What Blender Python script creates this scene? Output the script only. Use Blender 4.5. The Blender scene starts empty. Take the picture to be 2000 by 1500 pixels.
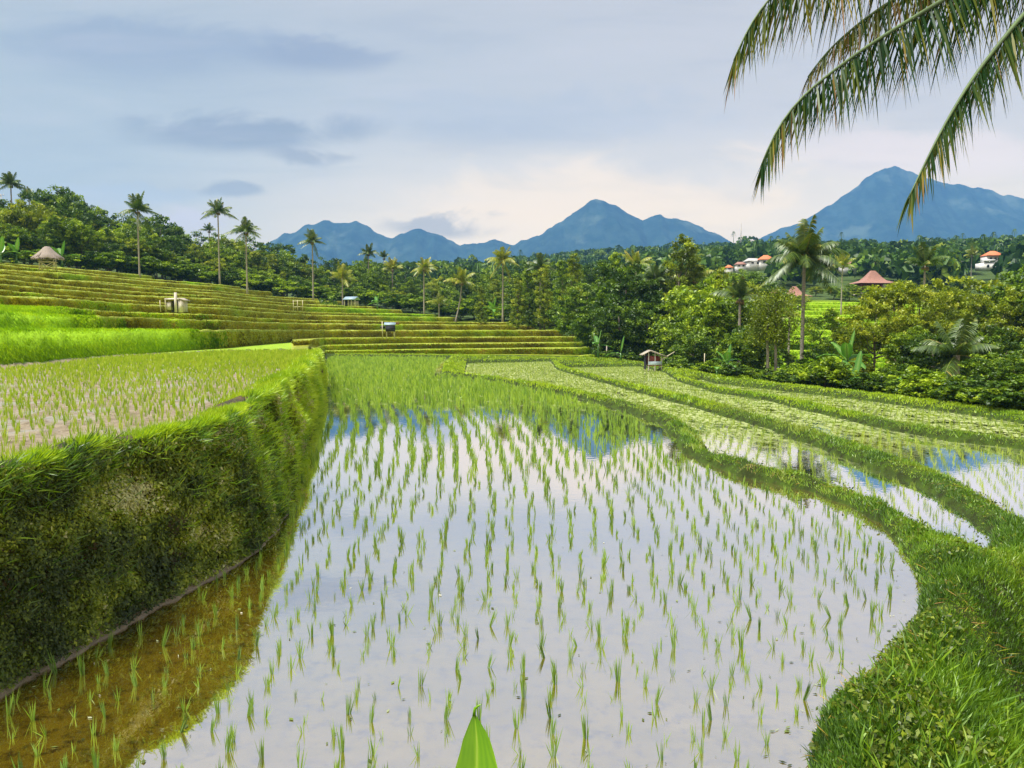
import bpy, math, random
import numpy as np
from mathutils import Vector, Matrix, noise as mnoise
rng = np.random.default_rng(7); random.seed(7)
sc = bpy.context.scene
PI = math.pi
# ------------------------------------------------------------------ camera
F = 1500.0; CH = 2.5; PITCH = math.atan(105/1500)
cam = bpy.data.cameras.new("camera"); cam.lens = 27; cam.sensor_width = 36; cam.clip_start = .05; cam.clip_end = 20000
camo = bpy.data.objects.new("camera", cam); sc.collection.objects.link(camo)
camo.location = (0, 0, CH); camo.rotation_euler = (PI/2-PITCH, 0, 0); sc.camera = camo
_f = np.array([0, math.cos(PITCH), -math.sin(PITCH)]); _u = np.array([0, math.sin(PITCH), math.cos(PITCH)])
def ray(px, py): return _f + np.array([1., 0, 0])*(px-1000)/F - _u*(py-750)/F
def at(px, py, z):
    r = ray(px, py); return np.array([0, 0, CH]) + r*((z-CH)/r[2])
def atD(px, py, D):
    r = ray(px, py); return np.array([0, 0, CH]) + r*(D/r[1])
def atC(px, D):                                    # x of a column at depth D
    return (px-1000)/F*D
def pxof(x, y): return 1000+F*x/np.maximum(y, .1)
# ------------------------------------------------------------------ exposure, renderer
sc.view_settings.view_transform = 'Standard'; sc.view_settings.look = 'None'
sc.view_settings.exposure = 1.5; sc.view_settings.gamma = 1
cy = sc.cycles
cy.max_bounces = 7; cy.diffuse_bounces = 3; cy.glossy_bounces = 3; cy.transmission_bounces = 4; cy.volume_bounces = 1
cy.use_denoising = True; cy.sample_clamp_indirect = 8
# ------------------------------------------------------------------ node helper
class NT:
    def __init__(s, tree): s.t = tree; s.n = tree.nodes; s.l = tree.links
    def new(s, typ, **kw):
        n = s.n.new(typ)
        for k, v in kw.items(): setattr(n, k, v)
        return n
    def put(s, sock, v):
        if v is None: return
        if isinstance(v, bpy.types.NodeSocket): s.l.new(v, sock)
        elif isinstance(v, (int, float)): sock.default_value = v
        else:
            v = tuple(v)
            sock.default_value = v if len(v) == len(sock.default_value) else (v+(1,))[:len(sock.default_value)]
    def m(s, op, a, b=None, c=None, clamp=False):
        n = s.new('ShaderNodeMath', operation=op, use_clamp=clamp)
        for i, v in enumerate((a, b, c)): s.put(n.inputs[i], v)
        return n.outputs[0]
    def mix(s, f, a, b, mode='MIX'):
        n = s.new('ShaderNodeMix', data_type='RGBA', blend_type=mode, clamp_factor=True)
        s.put(n.inputs[0], f); s.put(n.inputs[6], a); s.put(n.inputs[7], b); return n.outputs[2]
    def noise(s, vec, scale, detail=4, rough=.55, dist=0, dim='3D'):
        n = s.new('ShaderNodeTexNoise', noise_dimensions=dim)
        if vec is not None: s.put(n.inputs['Vector'], vec)
        s.put(n.inputs['Scale'], scale); s.put(n.inputs['Detail'], detail); s.put(n.inputs['Roughness'], rough); s.put(n.inputs['Distortion'], dist)
        return n.outputs[0]
    def ramp(s, f, stops, interp='LINEAR'):
        n = s.new('ShaderNodeValToRGB'); r = n.color_ramp; r.interpolation = interp
        while len(r.elements) < len(stops): r.elements.new(.5)
        for e, (p, c) in zip(r.elements, stops): e.position = p; e.color = tuple(c)+(1,) if len(c) == 3 else c
        s.put(n.inputs[0], f); return n.outputs[0]
    def rng(s, v, a, b, c=0, d=1, smooth=True):
        n = s.new('ShaderNodeMapRange'); n.interpolation_type = 'SMOOTHSTEP' if smooth else 'LINEAR'
        for i, x in enumerate((v, a, b, c, d)): s.put(n.inputs[i], x)
        return n.outputs[0]
    def scale(s, vec, sx, sy, sz):
        n = s.new('ShaderNodeMapping'); s.put(n.inputs[0], vec); n.inputs['Scale'].default_value = (sx, sy, sz); return n.outputs[0]
    def attr(s, name, out='Fac'):
        n = s.new('ShaderNodeAttribute', attribute_name=name); return n.outputs[out]
    def pos(s): return s.new('ShaderNodeNewGeometry').outputs['Position']
def lin(r, g, b):
    def f(c):
        c /= 255.; return c/12.92 if c <= .04045 else ((c+.055)/1.055)**2.4
    return (f(r), f(g), f(b))
# ------------------------------------------------------------------ world: physical sky seen through a broken cloud deck
SUN_EL, SUN_AZ = 66, -118          # azimuth clockwise from +Y (view direction)
world = bpy.data.worlds.new("World"); sc.world = world; world.use_nodes = True
w = NT(world.node_tree); w.n.clear()
tc = w.new('ShaderNodeTexCoord').outputs['Generated']
sep = w.new('ShaderNodeSeparateXYZ'); w.put(sep.inputs[0], tc)
X, Y, Z = sep.outputs
yy = w.m('MAXIMUM', w.m('ABSOLUTE', Y), .25)
U = w.m('DIVIDE', X, yy); V = w.m('DIVIDE', Z, yy)
vec = w.new('ShaderNodeCombineXYZ'); w.put(vec.inputs[0], U); w.put(vec.inputs[1], w.m('MULTIPLY', V, 2.2)); vec = vec.outputs[0]
n1 = w.noise(vec, 2.2, 6, .55, .6); n2 = w.noise(vec, 7, 7, .6, .5)
wob = w.m('SUBTRACT', n1, .5); wob2 = w.m('SUBTRACT', n2, .5)
Uw = w.m('ADD', U, w.m('MULTIPLY', wob, .22)); Vw = w.m('ADD', V, w.m('ADD', w.m('MULTIPLY', wob2, .05), w.m('MULTIPLY', wob, .05)))
# cloud deck colour, by height then by azimuth
hi = w.mix(w.rng(Uw, -.7, .55), lin(172, 187, 205), lin(200, 201, 212))
lo = w.mix(w.rng(Uw, -.62, -.05), lin(164, 184, 205), lin(236, 226, 220))
base = w.mix(w.rng(Vw, .10, .30), lo, hi)
base = w.mix(w.rng(Vw, .34, .62), base, lin(198, 199, 207))
def blob(cx, cyy, rx, ry, gain=1.6, k=.9):
    a = w.m('DIVIDE', w.m('SUBTRACT', w.m('ADD', U, w.m('MULTIPLY', wob2, .12)), cx), rx)
    b = w.m('DIVIDE', w.m('SUBTRACT', w.m('ADD', V, w.m('MULTIPLY', wob2, .06)), cyy), ry)
    d = w.m('SQRT', w.m('ADD', w.m('MULTIPLY', a, a), w.m('MULTIPLY', b, b)))
    d = w.m('ADD', d, w.m('MULTIPLY', wob2, gain))
    return w.m('MULTIPLY', w.rng(d, 1.15, .35), k)
def uv(px, py):
    r = ray(px, py); return r[0]/r[1], r[2]/r[1]
def add_blob(base, px, py, rx, ry, col, k=.9, gain=1.6):
    cu, cv = uv(px, py); return w.mix(blob(cu, cv, rx/F, ry/F, gain, k), base, col)
base = add_blob(base, 1180, 400, 420, 95, lin(246, 229, 216), .75)
base = add_blob(base, 1850, 300, 330, 60, lin(232, 220, 226), .6)
base = add_blob(base, 480, 262, 260, 42, lin(130, 150, 182), .7)
base = add_blob(base, 620, 300, 110, 20, lin(122, 142, 176), .55)
base = add_blob(base, 300, 90, 330, 70, lin(138, 158, 192), .5)
base = add_blob(base, 640, 110, 160, 40, lin(142, 158, 190), .6)
base = add_blob(base, 448, 374, 75, 15, lin(136, 156, 188), .6, 2.2)
base = add_blob(base, 860, 445, 130, 26, lin(150, 165, 192), .7, 2.0)
base = add_blob(base, 370, 430, 110, 30, lin(196, 200, 222), .8, 1.2)
base = add_blob(base, 260, 385, 190, 22, lin(172, 190, 216), .6)
base = add_blob(base, 1050, 230, 420, 60, lin(176, 188, 210), .5)
streak = w.noise(w.scale(vec, 1, 3.2, 1), 3.2, 6, .6, .4)
base = w.mix(w.m('MULTIPLY', w.rng(streak, .45, .75), .16), base, lin(222, 218, 228))
base = w.mix(w.m('MULTIPLY', w.rng(streak, .5, .3), .12), base, lin(122, 146, 186))
# the haze in front of the sky absorbs and adds light; the cloud deck is as much brighter as it takes
HAZE_S = 1.6e-4; HAZE_A = (.115, .31, .70)
Lp = w.m('MULTIPLY', w.m('MINIMUM', 5200., w.m('DIVIDE', 1130., w.m('MAXIMUM', V, .02))), w.m('SQRT', w.m('ADD', 1.02, w.m('MULTIPLY', U, U))))
Tr = w.m('POWER', 2.71828, w.m('MULTIPLY', Lp, -HAZE_S))
ins_ = w.mix(Tr, HAZE_A, (0., 0., 0.)); dif = w.new('ShaderNodeVectorMath', operation='SUBTRACT'); w.put(dif.inputs[0], base); w.put(dif.inputs[1], ins_)
sc2 = w.new('ShaderNodeVectorMath', operation='DIVIDE'); w.put(sc2.inputs[0], dif.outputs[0])
cx = w.new('ShaderNodeCombineXYZ'); [w.put(cx.inputs[i], w.m('MAXIMUM', Tr, .25)) for i in range(3)]; w.put(sc2.inputs[1], cx.outputs[0])
mxx = w.new('ShaderNodeVectorMath', operation='MAXIMUM'); w.put(mxx.inputs[0], sc2.outputs[0]); mxx.inputs[1].default_value = (.05, .05, .05); base = mxx.outputs[0]
sky = w.new('ShaderNodeTexSky', sky_type='NISHITA', sun_disc=False)
sky.sun_elevation = math.radians(SUN_EL); sky.sun_rotation = math.radians(SUN_AZ)
bg1 = w.new('ShaderNodeBackground'); w.put(bg1.inputs[0], sky.outputs[0]); bg1.inputs[1].default_value = .05
bg2 = w.new('ShaderNodeBackground'); w.put(bg2.inputs[0], base); bg2.inputs[1].default_value = .37
mx = w.new('ShaderNodeMixShader'); mx.inputs[0].default_value = .93
w.l.new(bg1.outputs[0], mx.inputs[1]); w.l.new(bg2.outputs[0], mx.inputs[2])
wo = w.new('ShaderNodeOutputWorld'); w.l.new(mx.outputs[0], wo.inputs[0])
# ------------------------------------------------------------------ sun behind thin cloud
sun = bpy.data.lights.new("sun", 'SUN'); sun.energy = 3.3; sun.angle = math.radians(20); sun.color = (1, .95, .86)
suno = bpy.data.objects.new("sun", sun); sc.collection.objects.link(suno)
_e, _a = math.radians(SUN_EL), math.radians(SUN_AZ)
sd = Vector((math.sin(_a)*math.cos(_e), math.cos(_a)*math.cos(_e), math.sin(_e)))
suno.rotation_euler = sd.to_track_quat('Z', 'Y').to_euler()
# ------------------------------------------------------------------ mesh builders
def norm(a): return a/np.maximum(np.linalg.norm(a, axis=-1, keepdims=True), 1e-9)
class MB:
    def __init__(s): s.V = []; s.Fc = []; s.R = []; s.n = 0
    def add(s, V, faces, r=0.):
        V = np.asarray(V, float).reshape(-1, 3); faces = [np.asarray(f, int) for f in faces if len(f)]
        for f in faces: s.Fc.append(f+s.n)
        s.V.append(V); s.R.append(np.broadcast_to(np.asarray(r, float), (len(V),)).copy()); s.n += len(V); return s
    def box(s, c, size, rz=0, r=0., rot=None, taper=1.):
        c = np.array(c, float); h = np.array(size, float)/2
        v = np.array([[x*(taper if z > 0 else 1), y*(taper if z > 0 else 1), z] for z in (-1, 1) for x, y in ((-1, -1), (1, -1), (1, 1), (-1, 1))])*h
        M = np.array(Matrix.Rotation(rz, 3, 'Z')) if rot is None else np.array(rot)
        v = v@M.T+c
        return s.add(v, [[[0, 3, 2, 1], [4, 5, 6, 7], [0, 1, 5, 4], [1, 2, 6, 5], [2, 3, 7, 6], [3, 0, 4, 7]]], r)
    def tube(s, pts, rad, n=8, r=0.):
        pts = np.array(pts, float); k = len(pts); rad = np.broadcast_to(np.array(rad, float), (k,))
        T = norm(np.gradient(pts, axis=0)); ref = np.array([0, 0, 1.]) if abs(T[0][2]) < .8 else np.array([1., 0, 0])
        A = norm(np.cross(T, ref)); B = np.cross(T, A)
        a = np.arange(n)*2*PI/n
        V = pts[:, None]+rad[:, None, None]*(np.cos(a)[None, :, None]*A[:, None]+np.sin(a)[None, :, None]*B[:, None])
        i = np.arange(k-1)[:, None]*n; j = np.arange(n)[None]; j2 = (j+1) % n
        q = np.stack([i+j, i+j2, i+n+j2, i+n+j], -1).reshape(-1, 4)
        V = np.concatenate([V.reshape(-1, 3), pts[:1], pts[-1:]]); c0 = k*n; jj = np.arange(n); j3 = (jj+1) % n
        cap = np.concatenate([np.stack([np.full(n, c0), j3, jj], -1), np.stack([np.full(n, c0+1), (k-1)*n+jj, (k-1)*n+j3], -1)])
        return s.add(V, [q, cap], r)
    def grid(s, V, r=0., closed=False):
        a, b = V.shape[:2]
        i = np.arange(a-1)[:, None]*b; j = np.arange(b-1)[None]
        q = np.stack([i+j, i+j+1, i+b+j+1, i+b+j], -1).reshape(-1, 4)
        return s.add(V.reshape(-1, 3), [q], np.asarray(r).reshape(-1) if np.ndim(r) else r)
    def build(s, name, mat, parent=None, smooth=False, extra=None):
        me = bpy.data.meshes.new(name)
        V = np.concatenate(s.V); me.vertices.add(len(V)); me.vertices.foreach_set('co', V.astype(np.float32).ravel())
        fl = [f.reshape(len(f), -1) for f in s.Fc]
        loops = np.concatenate([f.ravel() for f in fl]); sizes = np.concatenate([np.full(len(f), f.shape[1]) for f in fl])
        me.loops.add(len(loops)); me.loops.foreach_set('vertex_index', loops.astype(np.int32))
        st = np.concatenate([[0], np.cumsum(sizes)[:-1]]); me.polygons.add(len(sizes))
        me.polygons.foreach_set('loop_start', st.astype(np.int32))
        if smooth: me.polygons.foreach_set('use_smooth', np.ones(len(sizes), bool))
        at_ = me.attributes.new('rnd', 'FLOAT', 'POINT'); at_.data.foreach_set('value', np.concatenate(s.R).astype(np.float32))
        if extra:
            for k, a in extra.items():
                q = me.attributes.new(k, 'FLOAT', 'POINT'); q.data.foreach_set('value', np.asarray(a, np.float32).ravel())
        me.update(calc_edges=True); me.validate()
        me.materials.append(mat)
        return link(name, me, parent)
def link(name, me, parent=None):
    o = bpy.data.objects.new(name, me); sc.collection.objects.link(o)
    if parent is not None: o.parent = parent
    return o
def tag(o, label=None, cat=None, group=None, kind=None):
    if label: o['label'] = label
    if cat: o['category'] = cat
    if group: o['group'] = group
    if kind: o['kind'] = kind
    return o
def empty(name, loc=(0, 0, 0), rz=0., label=None, cat=None, group=None):
    o = link(name, None); o.location = tuple(loc); o.rotation_euler = (0, 0, rz); o.empty_display_size = .3
    return tag(o, label, cat, group)
def copy_tree(o, parent=None):
    c = o.copy(); sc.collection.objects.link(c); c.parent = parent
    for ch in [k for k in KIDS(o)]: copy_tree(ch, c)
    return c
def KIDS(o): return list(o.children)
def ribbons(mb, P, d0, c, L, W, side=None, nseg=2, r=None, prof=None):
    n = len(P); P = np.asarray(P, float); d0 = norm(np.asarray(d0, float)); L = np.broadcast_to(L, (n,)); W = np.broadcast_to(W, (n,))
    c = np.broadcast_to(c, (n, 3))
    if side is None:
        a = rng.uniform(0, 2*PI, n); side = norm(np.cross(d0, np.stack([np.cos(a), np.sin(a), np.zeros(n)], -1)))
    if prof is None: prof = np.array([.7, 1., .75, .5])
    rows = []
    for i in range(nseg+1):
        t = i/nseg; p = P+d0*(L*t)[:, None]+c*(L*t*t)[:, None]
        if i < nseg:
            ww = (W*prof[min(i, len(prof)-1)]/2)[:, None]*side
            rows += [p-ww, p+ww]
        else: rows.append(p)
    V = np.stack(rows, 1); k = V.shape[1]; b = np.arange(n)[:, None]*k
    q = [b+np.array([2*i, 2*i+1, 2*i+3, 2*i+2]) for i in range(nseg-1)]
    fa = [np.concatenate(q)] if q else []
    fa.append(b+np.array([2*(nseg-1), 2*(nseg-1)+1, 2*nseg]))
    if r is None: r = rng.random(n)
    mb.add(V, fa, np.repeat(np.broadcast_to(r, (n,)), k)); return mb
def leaves(mb, C, size, r, up=.4, aspect=.55, nrm=None):
    """leaf-shaped rhombi at points C"""
    n = len(C); N = rng.normal(size=(n, 3)); N[:, 2] += up
    if nrm is not None: N = N*.6+nrm*1.2
    N = norm(N); A = norm(np.cross(N, rng.normal(size=(n, 3)))); B = np.cross(N, A)
    size = np.broadcast_to(size, (n,))[:, None]; dr = np.array([0, 0, -.25])*size
    V = np.stack([C-A*size*.5, C-B*size*aspect*.5, C+A*size*.5+dr, C+B*size*aspect*.5], 1)
    mb.add(V, [np.arange(n)[:, None]*4+np.arange(4)], np.repeat(np.broadcast_to(r, (n,)), 4)); return mb
# value noise
_T = rng.random((64, 64, 64))
def vn(x, y, z=0.):
    x, y, z = np.broadcast_arrays(np.asarray(x, float), y, z)
    xi, yi, zi = np.floor(x).astype(int), np.floor(y).astype(int), np.floor(z).astype(int)
    fx, fy, fz = x-xi, y-yi, z-zi; s_ = lambda t: t*t*(3-2*t); fx, fy, fz = s_(fx), s_(fy), s_(fz)
    o = 0
    for a in (0, 1):
        for b in (0, 1):
            for c in (0, 1):
                o = o+_T[(xi+a) & 63, (yi+b) & 63, (zi+c) & 63]*(fx if a else 1-fx)*(fy if b else 1-fy)*(fz if c else 1-fz)
    return o-.5
def fbm(x, y, z=0., o=4):
    s_ = 0; a = 1.
    for i in range(o): s_ = s_+a*vn(x*2**i+i*17.3, np.asarray(y)*2**i+i*5.1, np.asarray(z)*2**i); a *= .5
    return s_
# ------------------------------------------------------------------ materials
def mat(name): 
    m = bpy.data.materials.new(name); m.use_nodes = True; t = NT(m.node_tree); t.n.clear(); return m, t
def finish(t, sh, bump=None):
    o = t.new('ShaderNodeOutputMaterial'); t.l.new(sh, o.inputs[0])
def leaf_mat(name, stops, trans=.35, gloss=.06, objvar=.0, rough=.45, far=None):
    m, t = mat(name); r = t.attr('rnd')
    if objvar:
        oi = t.new('ShaderNodeObjectInfo').outputs['Random']
        r2 = t.m('ADD', r, t.m('MULTIPLY', t.m('SUBTRACT', oi, .5), objvar), clamp=True)
    else: r2 = r
    col = t.ramp(r2, stops)
    d = t.new('ShaderNodeBsdfDiffuse'); t.put(d.inputs[0], col)
    tr = t.new('ShaderNodeBsdfTranslucent'); t.put(tr.inputs[0], t.mix(.6, col, (1.0, .95, .35), 'MULTIPLY') if trans else col)
    x = t.new('ShaderNodeMixShader'); x.inputs[0].default_value = trans; t.l.new(d.outputs[0], x.inputs[1]); t.l.new(tr.outputs[0], x.inputs[2])
    g = t.new('ShaderNodeBsdfGlossy'); g.inputs['Roughness'].default_value = rough; g.inputs[0].default_value = (.9, .95, .9, 1)
    y = t.new('ShaderNodeMixShader'); y.inputs[0].default_value = gloss; t.l.new(x.outputs[0], y.inputs[1]); t.l.new(g.outputs[0], y.inputs[2])
    finish(t, y.outputs[0]); return m
def plain(name, col, rough=.8, var=.35, scale=6., bump=.3, metal=0., streak=None, col2=None):
    m, t = mat(name); tcn = t.new('ShaderNodeTexCoord').outputs['Object']
    v = t.scale(tcn, *(streak or (1, 1, 1)))
    n = t.noise(v, scale, 6, .65)
    c2 = col2 or tuple(c*(1-var) for c in col)
    c = t.mix(t.rng(n, .35, .65), c2, col)
    b = t.new('ShaderNodeBsdfPrincipled'); t.put(b.inputs['Base Color'], c); b.inputs['Roughness'].default_value = rough; b.inputs['Metallic'].default_value = metal
    bp = t.new('ShaderNodeBump'); bp.inputs['Strength'].default_value = bump; bp.inputs['Distance'].default_value = .03; t.put(bp.inputs['Height'], n); t.l.new(bp.outputs[0], b.inputs['Normal'])
    finish(t, b.outputs[0]); return m
M = {}
M['rice'] = leaf_mat('rice_blade', [(0, (.05, .11, .008)), (.45, (.15, .29, .010)), (1, (.34, .50, .03))], .45, .05)
M['rice_up'] = leaf_mat('rice_blade_upper', [(0, (.18, .32, .01)), (.5, (.34, .52, .012)), (1, (.52, .65, .05))], .45, .04)
M['rice_far'] = leaf_mat('rice_blade_far', [(0, (.08, .14, .010)), (.5, (.20, .30, .015)), (1, (.40, .50, .05))], .4, .04)
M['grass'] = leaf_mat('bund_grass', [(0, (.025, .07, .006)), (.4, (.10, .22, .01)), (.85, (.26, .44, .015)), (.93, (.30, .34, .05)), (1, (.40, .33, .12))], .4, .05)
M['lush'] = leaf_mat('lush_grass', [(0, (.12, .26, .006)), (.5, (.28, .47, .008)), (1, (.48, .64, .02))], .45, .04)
M['olive'] = leaf_mat('dry_riser_grass', [(0, (.15, .13, .010)), (.3, (.27, .25, .012)), (.7, (.42, .41, .016)), (.85, (.36, .50, .015)), (.93, (.46, .30, .04)), (1, (.50, .30, .12))], .35, .03)
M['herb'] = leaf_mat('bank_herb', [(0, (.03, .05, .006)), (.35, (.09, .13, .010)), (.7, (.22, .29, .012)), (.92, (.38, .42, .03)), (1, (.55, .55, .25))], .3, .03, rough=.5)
# ------------------------------------------------------------------ field layout (pixel outlines on their own water level)
def poly(pts, z): return np.array([at(px, py, z)[:2] for px, py in pts])
ZP = dict(P1=0., P2=-.3, P3=-.6, P4=-.85)
BASE_D = np.array([-3, 0, 2, 4, 5.3, 6.3, 7.9, 8.6, 10.3, 11.9, 15.3, 19.2, 25.9, 37, 68])
BASE_X = np.array([-5, -4.4, -4.1, -3.75, -3.53, -3.37, -3.0, -2.87, -3.13, -3.53, -4.39, -5.1, -6.47, -9.2, -17.])
def bx(D):
    D = np.asarray(D, float); e = .11*np.clip(D, 3, 30); return sum(np.interp(D+e*k, BASE_D, BASE_X)*wt for k, wt in ((-1.5, .1), (-.75, .2), (0, .4), (.75, .2), (1.5, .1)))
def lx(D): return bx(D)-np.interp(D, [0, 5, 7, 9, 12, 20, 40], [.5, .3, .3, .42, .32, .28, .3])
P1 = np.concatenate([poly([(1575, 1500), (1590, 1440), (1640, 1370), (1730, 1290), (1780, 1220), (1795, 1150), (1775, 1090), (1720, 1020), (1650, 985), (1560, 955), (1450, 930), (1380, 905), (1330, 880), (1310, 850), (1290, 825), (1200, 795), (1100, 770), (960, 745), (860, 733), (866, 712), (880, 700), (640, 697)], 0.),
    np.array([[bx(d), d] for d in (60, 50, 37, 30, 25.9, 22, 19.2, 15.3, 13, 11.9, 11, 10.3, 9.4, 8.6, 7.9, 7, 6.3, 5.3, 4, 2.6)]), np.array([[-2, 2.3], [0, 2.2], [1.3, 2.4], [1.65, 3.2]])])
def cat(*a): return np.concatenate(a)
P2 = cat(poly([(1935, 1050), (1900, 1060), (1880, 1056), (1830, 1040), (1770, 1005), (1700, 975), (1640, 950), (1540, 925), (1450, 905), (1400, 890), (1385, 870), (1370, 840), (1330, 815), (1280, 800), (1200, 780), (1100, 760), (950, 738), (905, 728)], -.02), poly([(912, 710), (1075, 706), (1088, 722), (1150, 740), (1250, 768), (1340, 792), (1420, 815), (1500, 838), (1600, 875), (1700, 915), (1790, 945), (1850, 980), (1900, 1010), (1940, 1040)], -.3))
P3 = cat(poly([(2300, 1200), (2150, 1095), (2000, 1008), (1950, 975), (1880, 935), (1820, 910), (1750, 888), (1640, 855), (1560, 835), (1500, 812), (1400, 787), (1300, 765), (1200, 745), (1130, 724), (1100, 712)], -.33), poly([(1250, 716), (1300, 728), (1325, 745), (1400, 768), (1500, 783), (1560, 798), (1700, 833), (1850, 862), (2000, 878), (2300, 905), (2800, 960)], -.6))
P4 = cat(poly([(1345, 740), (1420, 762), (1600, 793), (1700, 815), (1800, 838), (2000, 866), (2300, 893), (2800, 940)], -.62), poly([(2800, 900), (2300, 857), (2000, 828), (1900, 812), (1800, 798), (1700, 784), (1600, 772), (1500, 761), (1400, 750), (1370, 741)], -.85))
_eo = [(900, 700, 0), (1130, 706, -.6), (1250, 714, -.6), (1300, 726, -.6), (1370, 738, -.8), (1500, 758, -.85), (1600, 770, -.85), (1700, 782, -.85), (1800, 796, -.85), (1900, 810, -.85), (2000, 826, -.85), (2300, 857, -.85), (2800, 900, -.85)]
EOX = [a for a, b, c in _eo]; EOD = [at(a, b, c)[1] for a, b, c in _eo]
_ld = [-3, 0, 2, 3, 4, 5, 6, 7, 8, 9, 10, 11, 12, 14, 16, 19, 22, 26, 30, 35]
L0 = np.concatenate([np.array([[lx(d), d] for d in _ld]), poly([(622, 686), (430, 688), (200, 700), (70, 714), (0, 720), (-300, 740), (-900, 790)], 1.3), np.array([[-26, 8], [-26, -3]])])
def sdist(Pg, x, y):
    """signed distance, negative inside"""
    sh = x.shape; x = x.ravel(); y = y.ravel(); d = np.full(x.shape, 1e9); ins = np.zeros(x.shape, bool)
    n = len(Pg)
    for i in range(n):
        a = Pg[i]; b = Pg[(i+1) % n]; e = b-a; L2 = e@e+1e-12
        t = np.clip(((x-a[0])*e[0]+(y-a[1])*e[1])/L2, 0, 1)
        d = np.minimum(d, np.hypot(x-a[0]-t*e[0], y-a[1]-t*e[1]))
        if a[1] != b[1]:
            c = ((a[1] > y) != (b[1] > y)) & (x < (b[0]-a[0])*(y-a[1])/(b[1]-a[1])+a[0]); ins ^= c
    d[ins] *= -1; return d.reshape(sh)
# --- back country: per-column profiles (depth, height); first five points are terraced
KEY = {
 -1500: [(14, 1.3), (16, 2.8), (30, 5), (60, 9), (90, 14), (150, 20), (250, 32), (600, 20), (1500, 0)],
 -300: [(20, 1.3), (21.5, 2.6), (32, 3.8), (55, 7), (100, 13), (160, 19), (250, 31), (600, 20), (1500, 0)],
 0: [(25.7, 1.3), (27, 2.6), (36, 3.4), (62, 6), (108, 12.2), (170, 18), (250, 28), (600, 15), (1500, 0)],
 200: [(33, 1.3), (34.5, 2.5), (52, 3.7), (82, 6.7), (122, 12), (170, 15.5), (250, 24), (600, 10), (1500, 0)],
 430: [(42.5, 1.3), (44.5, 2.0), (66, 3.4), (100, 6.6), (140, 10.9), (180, 12), (260, 19), (600, 10), (1500, 0)],
 606: [(43, 1.3), (60, 1.4), (92, 2.7), (118, 5), (149, 8.7), (190, 9.2), (300, 17), (600, 12), (1500, 20)],
 635: [(73, 0), (76, .9), (95, 2.7), (120, 5), (149, 8.4), (190, 9), (300, 17), (600, 14), (1500, 30)],
 900: [(76, 0), (90, 1.2), (108, 2.4), (122, 3.4), (140, 4.7), (200, 7), (400, 24), (1000, 76), (1500, 30)],
 1130: [(80, -.3), (92, .9), (104, 1.5), (112, 2.0), (120, 2.5), (200, 8), (500, 30), (900, 86), (1600, 20)],
 1250: [(90, -1.4), (96, -1), (105, -.5), (115, 0), (125, .5), (200, 7), (480, 38), (850, 86), (1500, 20)],
 1500: [(75, -3), (95, -2), (112, 1), (140, 4.5), (172, 8.7), (230, 15), (340, 29), (700, 78), (1500, 20)],
 1750: [(75, -3), (95, -2), (112, 1), (140, 4.5), (172, 9.2), (230, 15), (340, 29), (700, 76), (1500, 20)],
 2000: [(75, -3), (95, -2), (112, 1), (140, 4.5), (172, 9), (230, 16), (310, 27), (700, 83), (1500, 20)],
 3500: [(75, -3), (95, -2), (112, 1), (140, 4.5), (172, 9), (230, 16), (310, 27), (700, 86), (1500, 20)]}
_kp = np.array(sorted(KEY)); _kd = np.array([[p[0] for p in KEY[k]] for k in _kp], float); _kz = np.array([[p[1] for p in KEY[k]] for k in _kp], float)
def prof(px):
    D = np.array([np.interp(px, _kp, _kd[:, i]) for i in range(9)]); Zp = np.array([np.interp(px, _kp, _kz[:, i]) for i in range(9)])
    return D, Zp
def back_z(x, y):
    """height of the back country at a point (terraces smoothed)"""
    px0 = float(pxof(x, y)); D, Zp = prof(px0); z = float(np.interp(y, D, Zp))
    if y > D[4]: z += min(y-D[4], 400)/400*12*float(fbm(y/130., px0*y/F/130., 1, 3))
    elif y > D[0]:
        zs = [LEV[k] for k in range(len(LEV)) if (level_D(px0, k, D, Zp) or 1e9) < y-.6]; z = max([Zp[0]]+zs)
    return z
def backD(px): return prof(px)[0][0]
LEV = np.array([-2.4, -1.7, -1.0, -.3, .45, .95, 1.6, 2.45, 3.3, 3.8, 4.75, 5.3, 6.25, 6.9, 7.9, 8.5, 9.6, 10.3, 11.5, 12.2, 13.2])
def level_D(px, k, D, Zp):
    z = LEV[k]
    if z == 1.6 and px < 570: return None
    if z <= Zp[0]+.02 or z >= Zp[4]: return None
    d = np.interp(z, Zp[:5], D[:5])
    amp = min(3.0, .25+max(0, d-D[0]-4)*.3)
    return d+amp*float(2.0*vn(px/130., k*3.7+.3, 1.))+amp*.4*float(vn(px/22., k*1.9, 4.))
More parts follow.
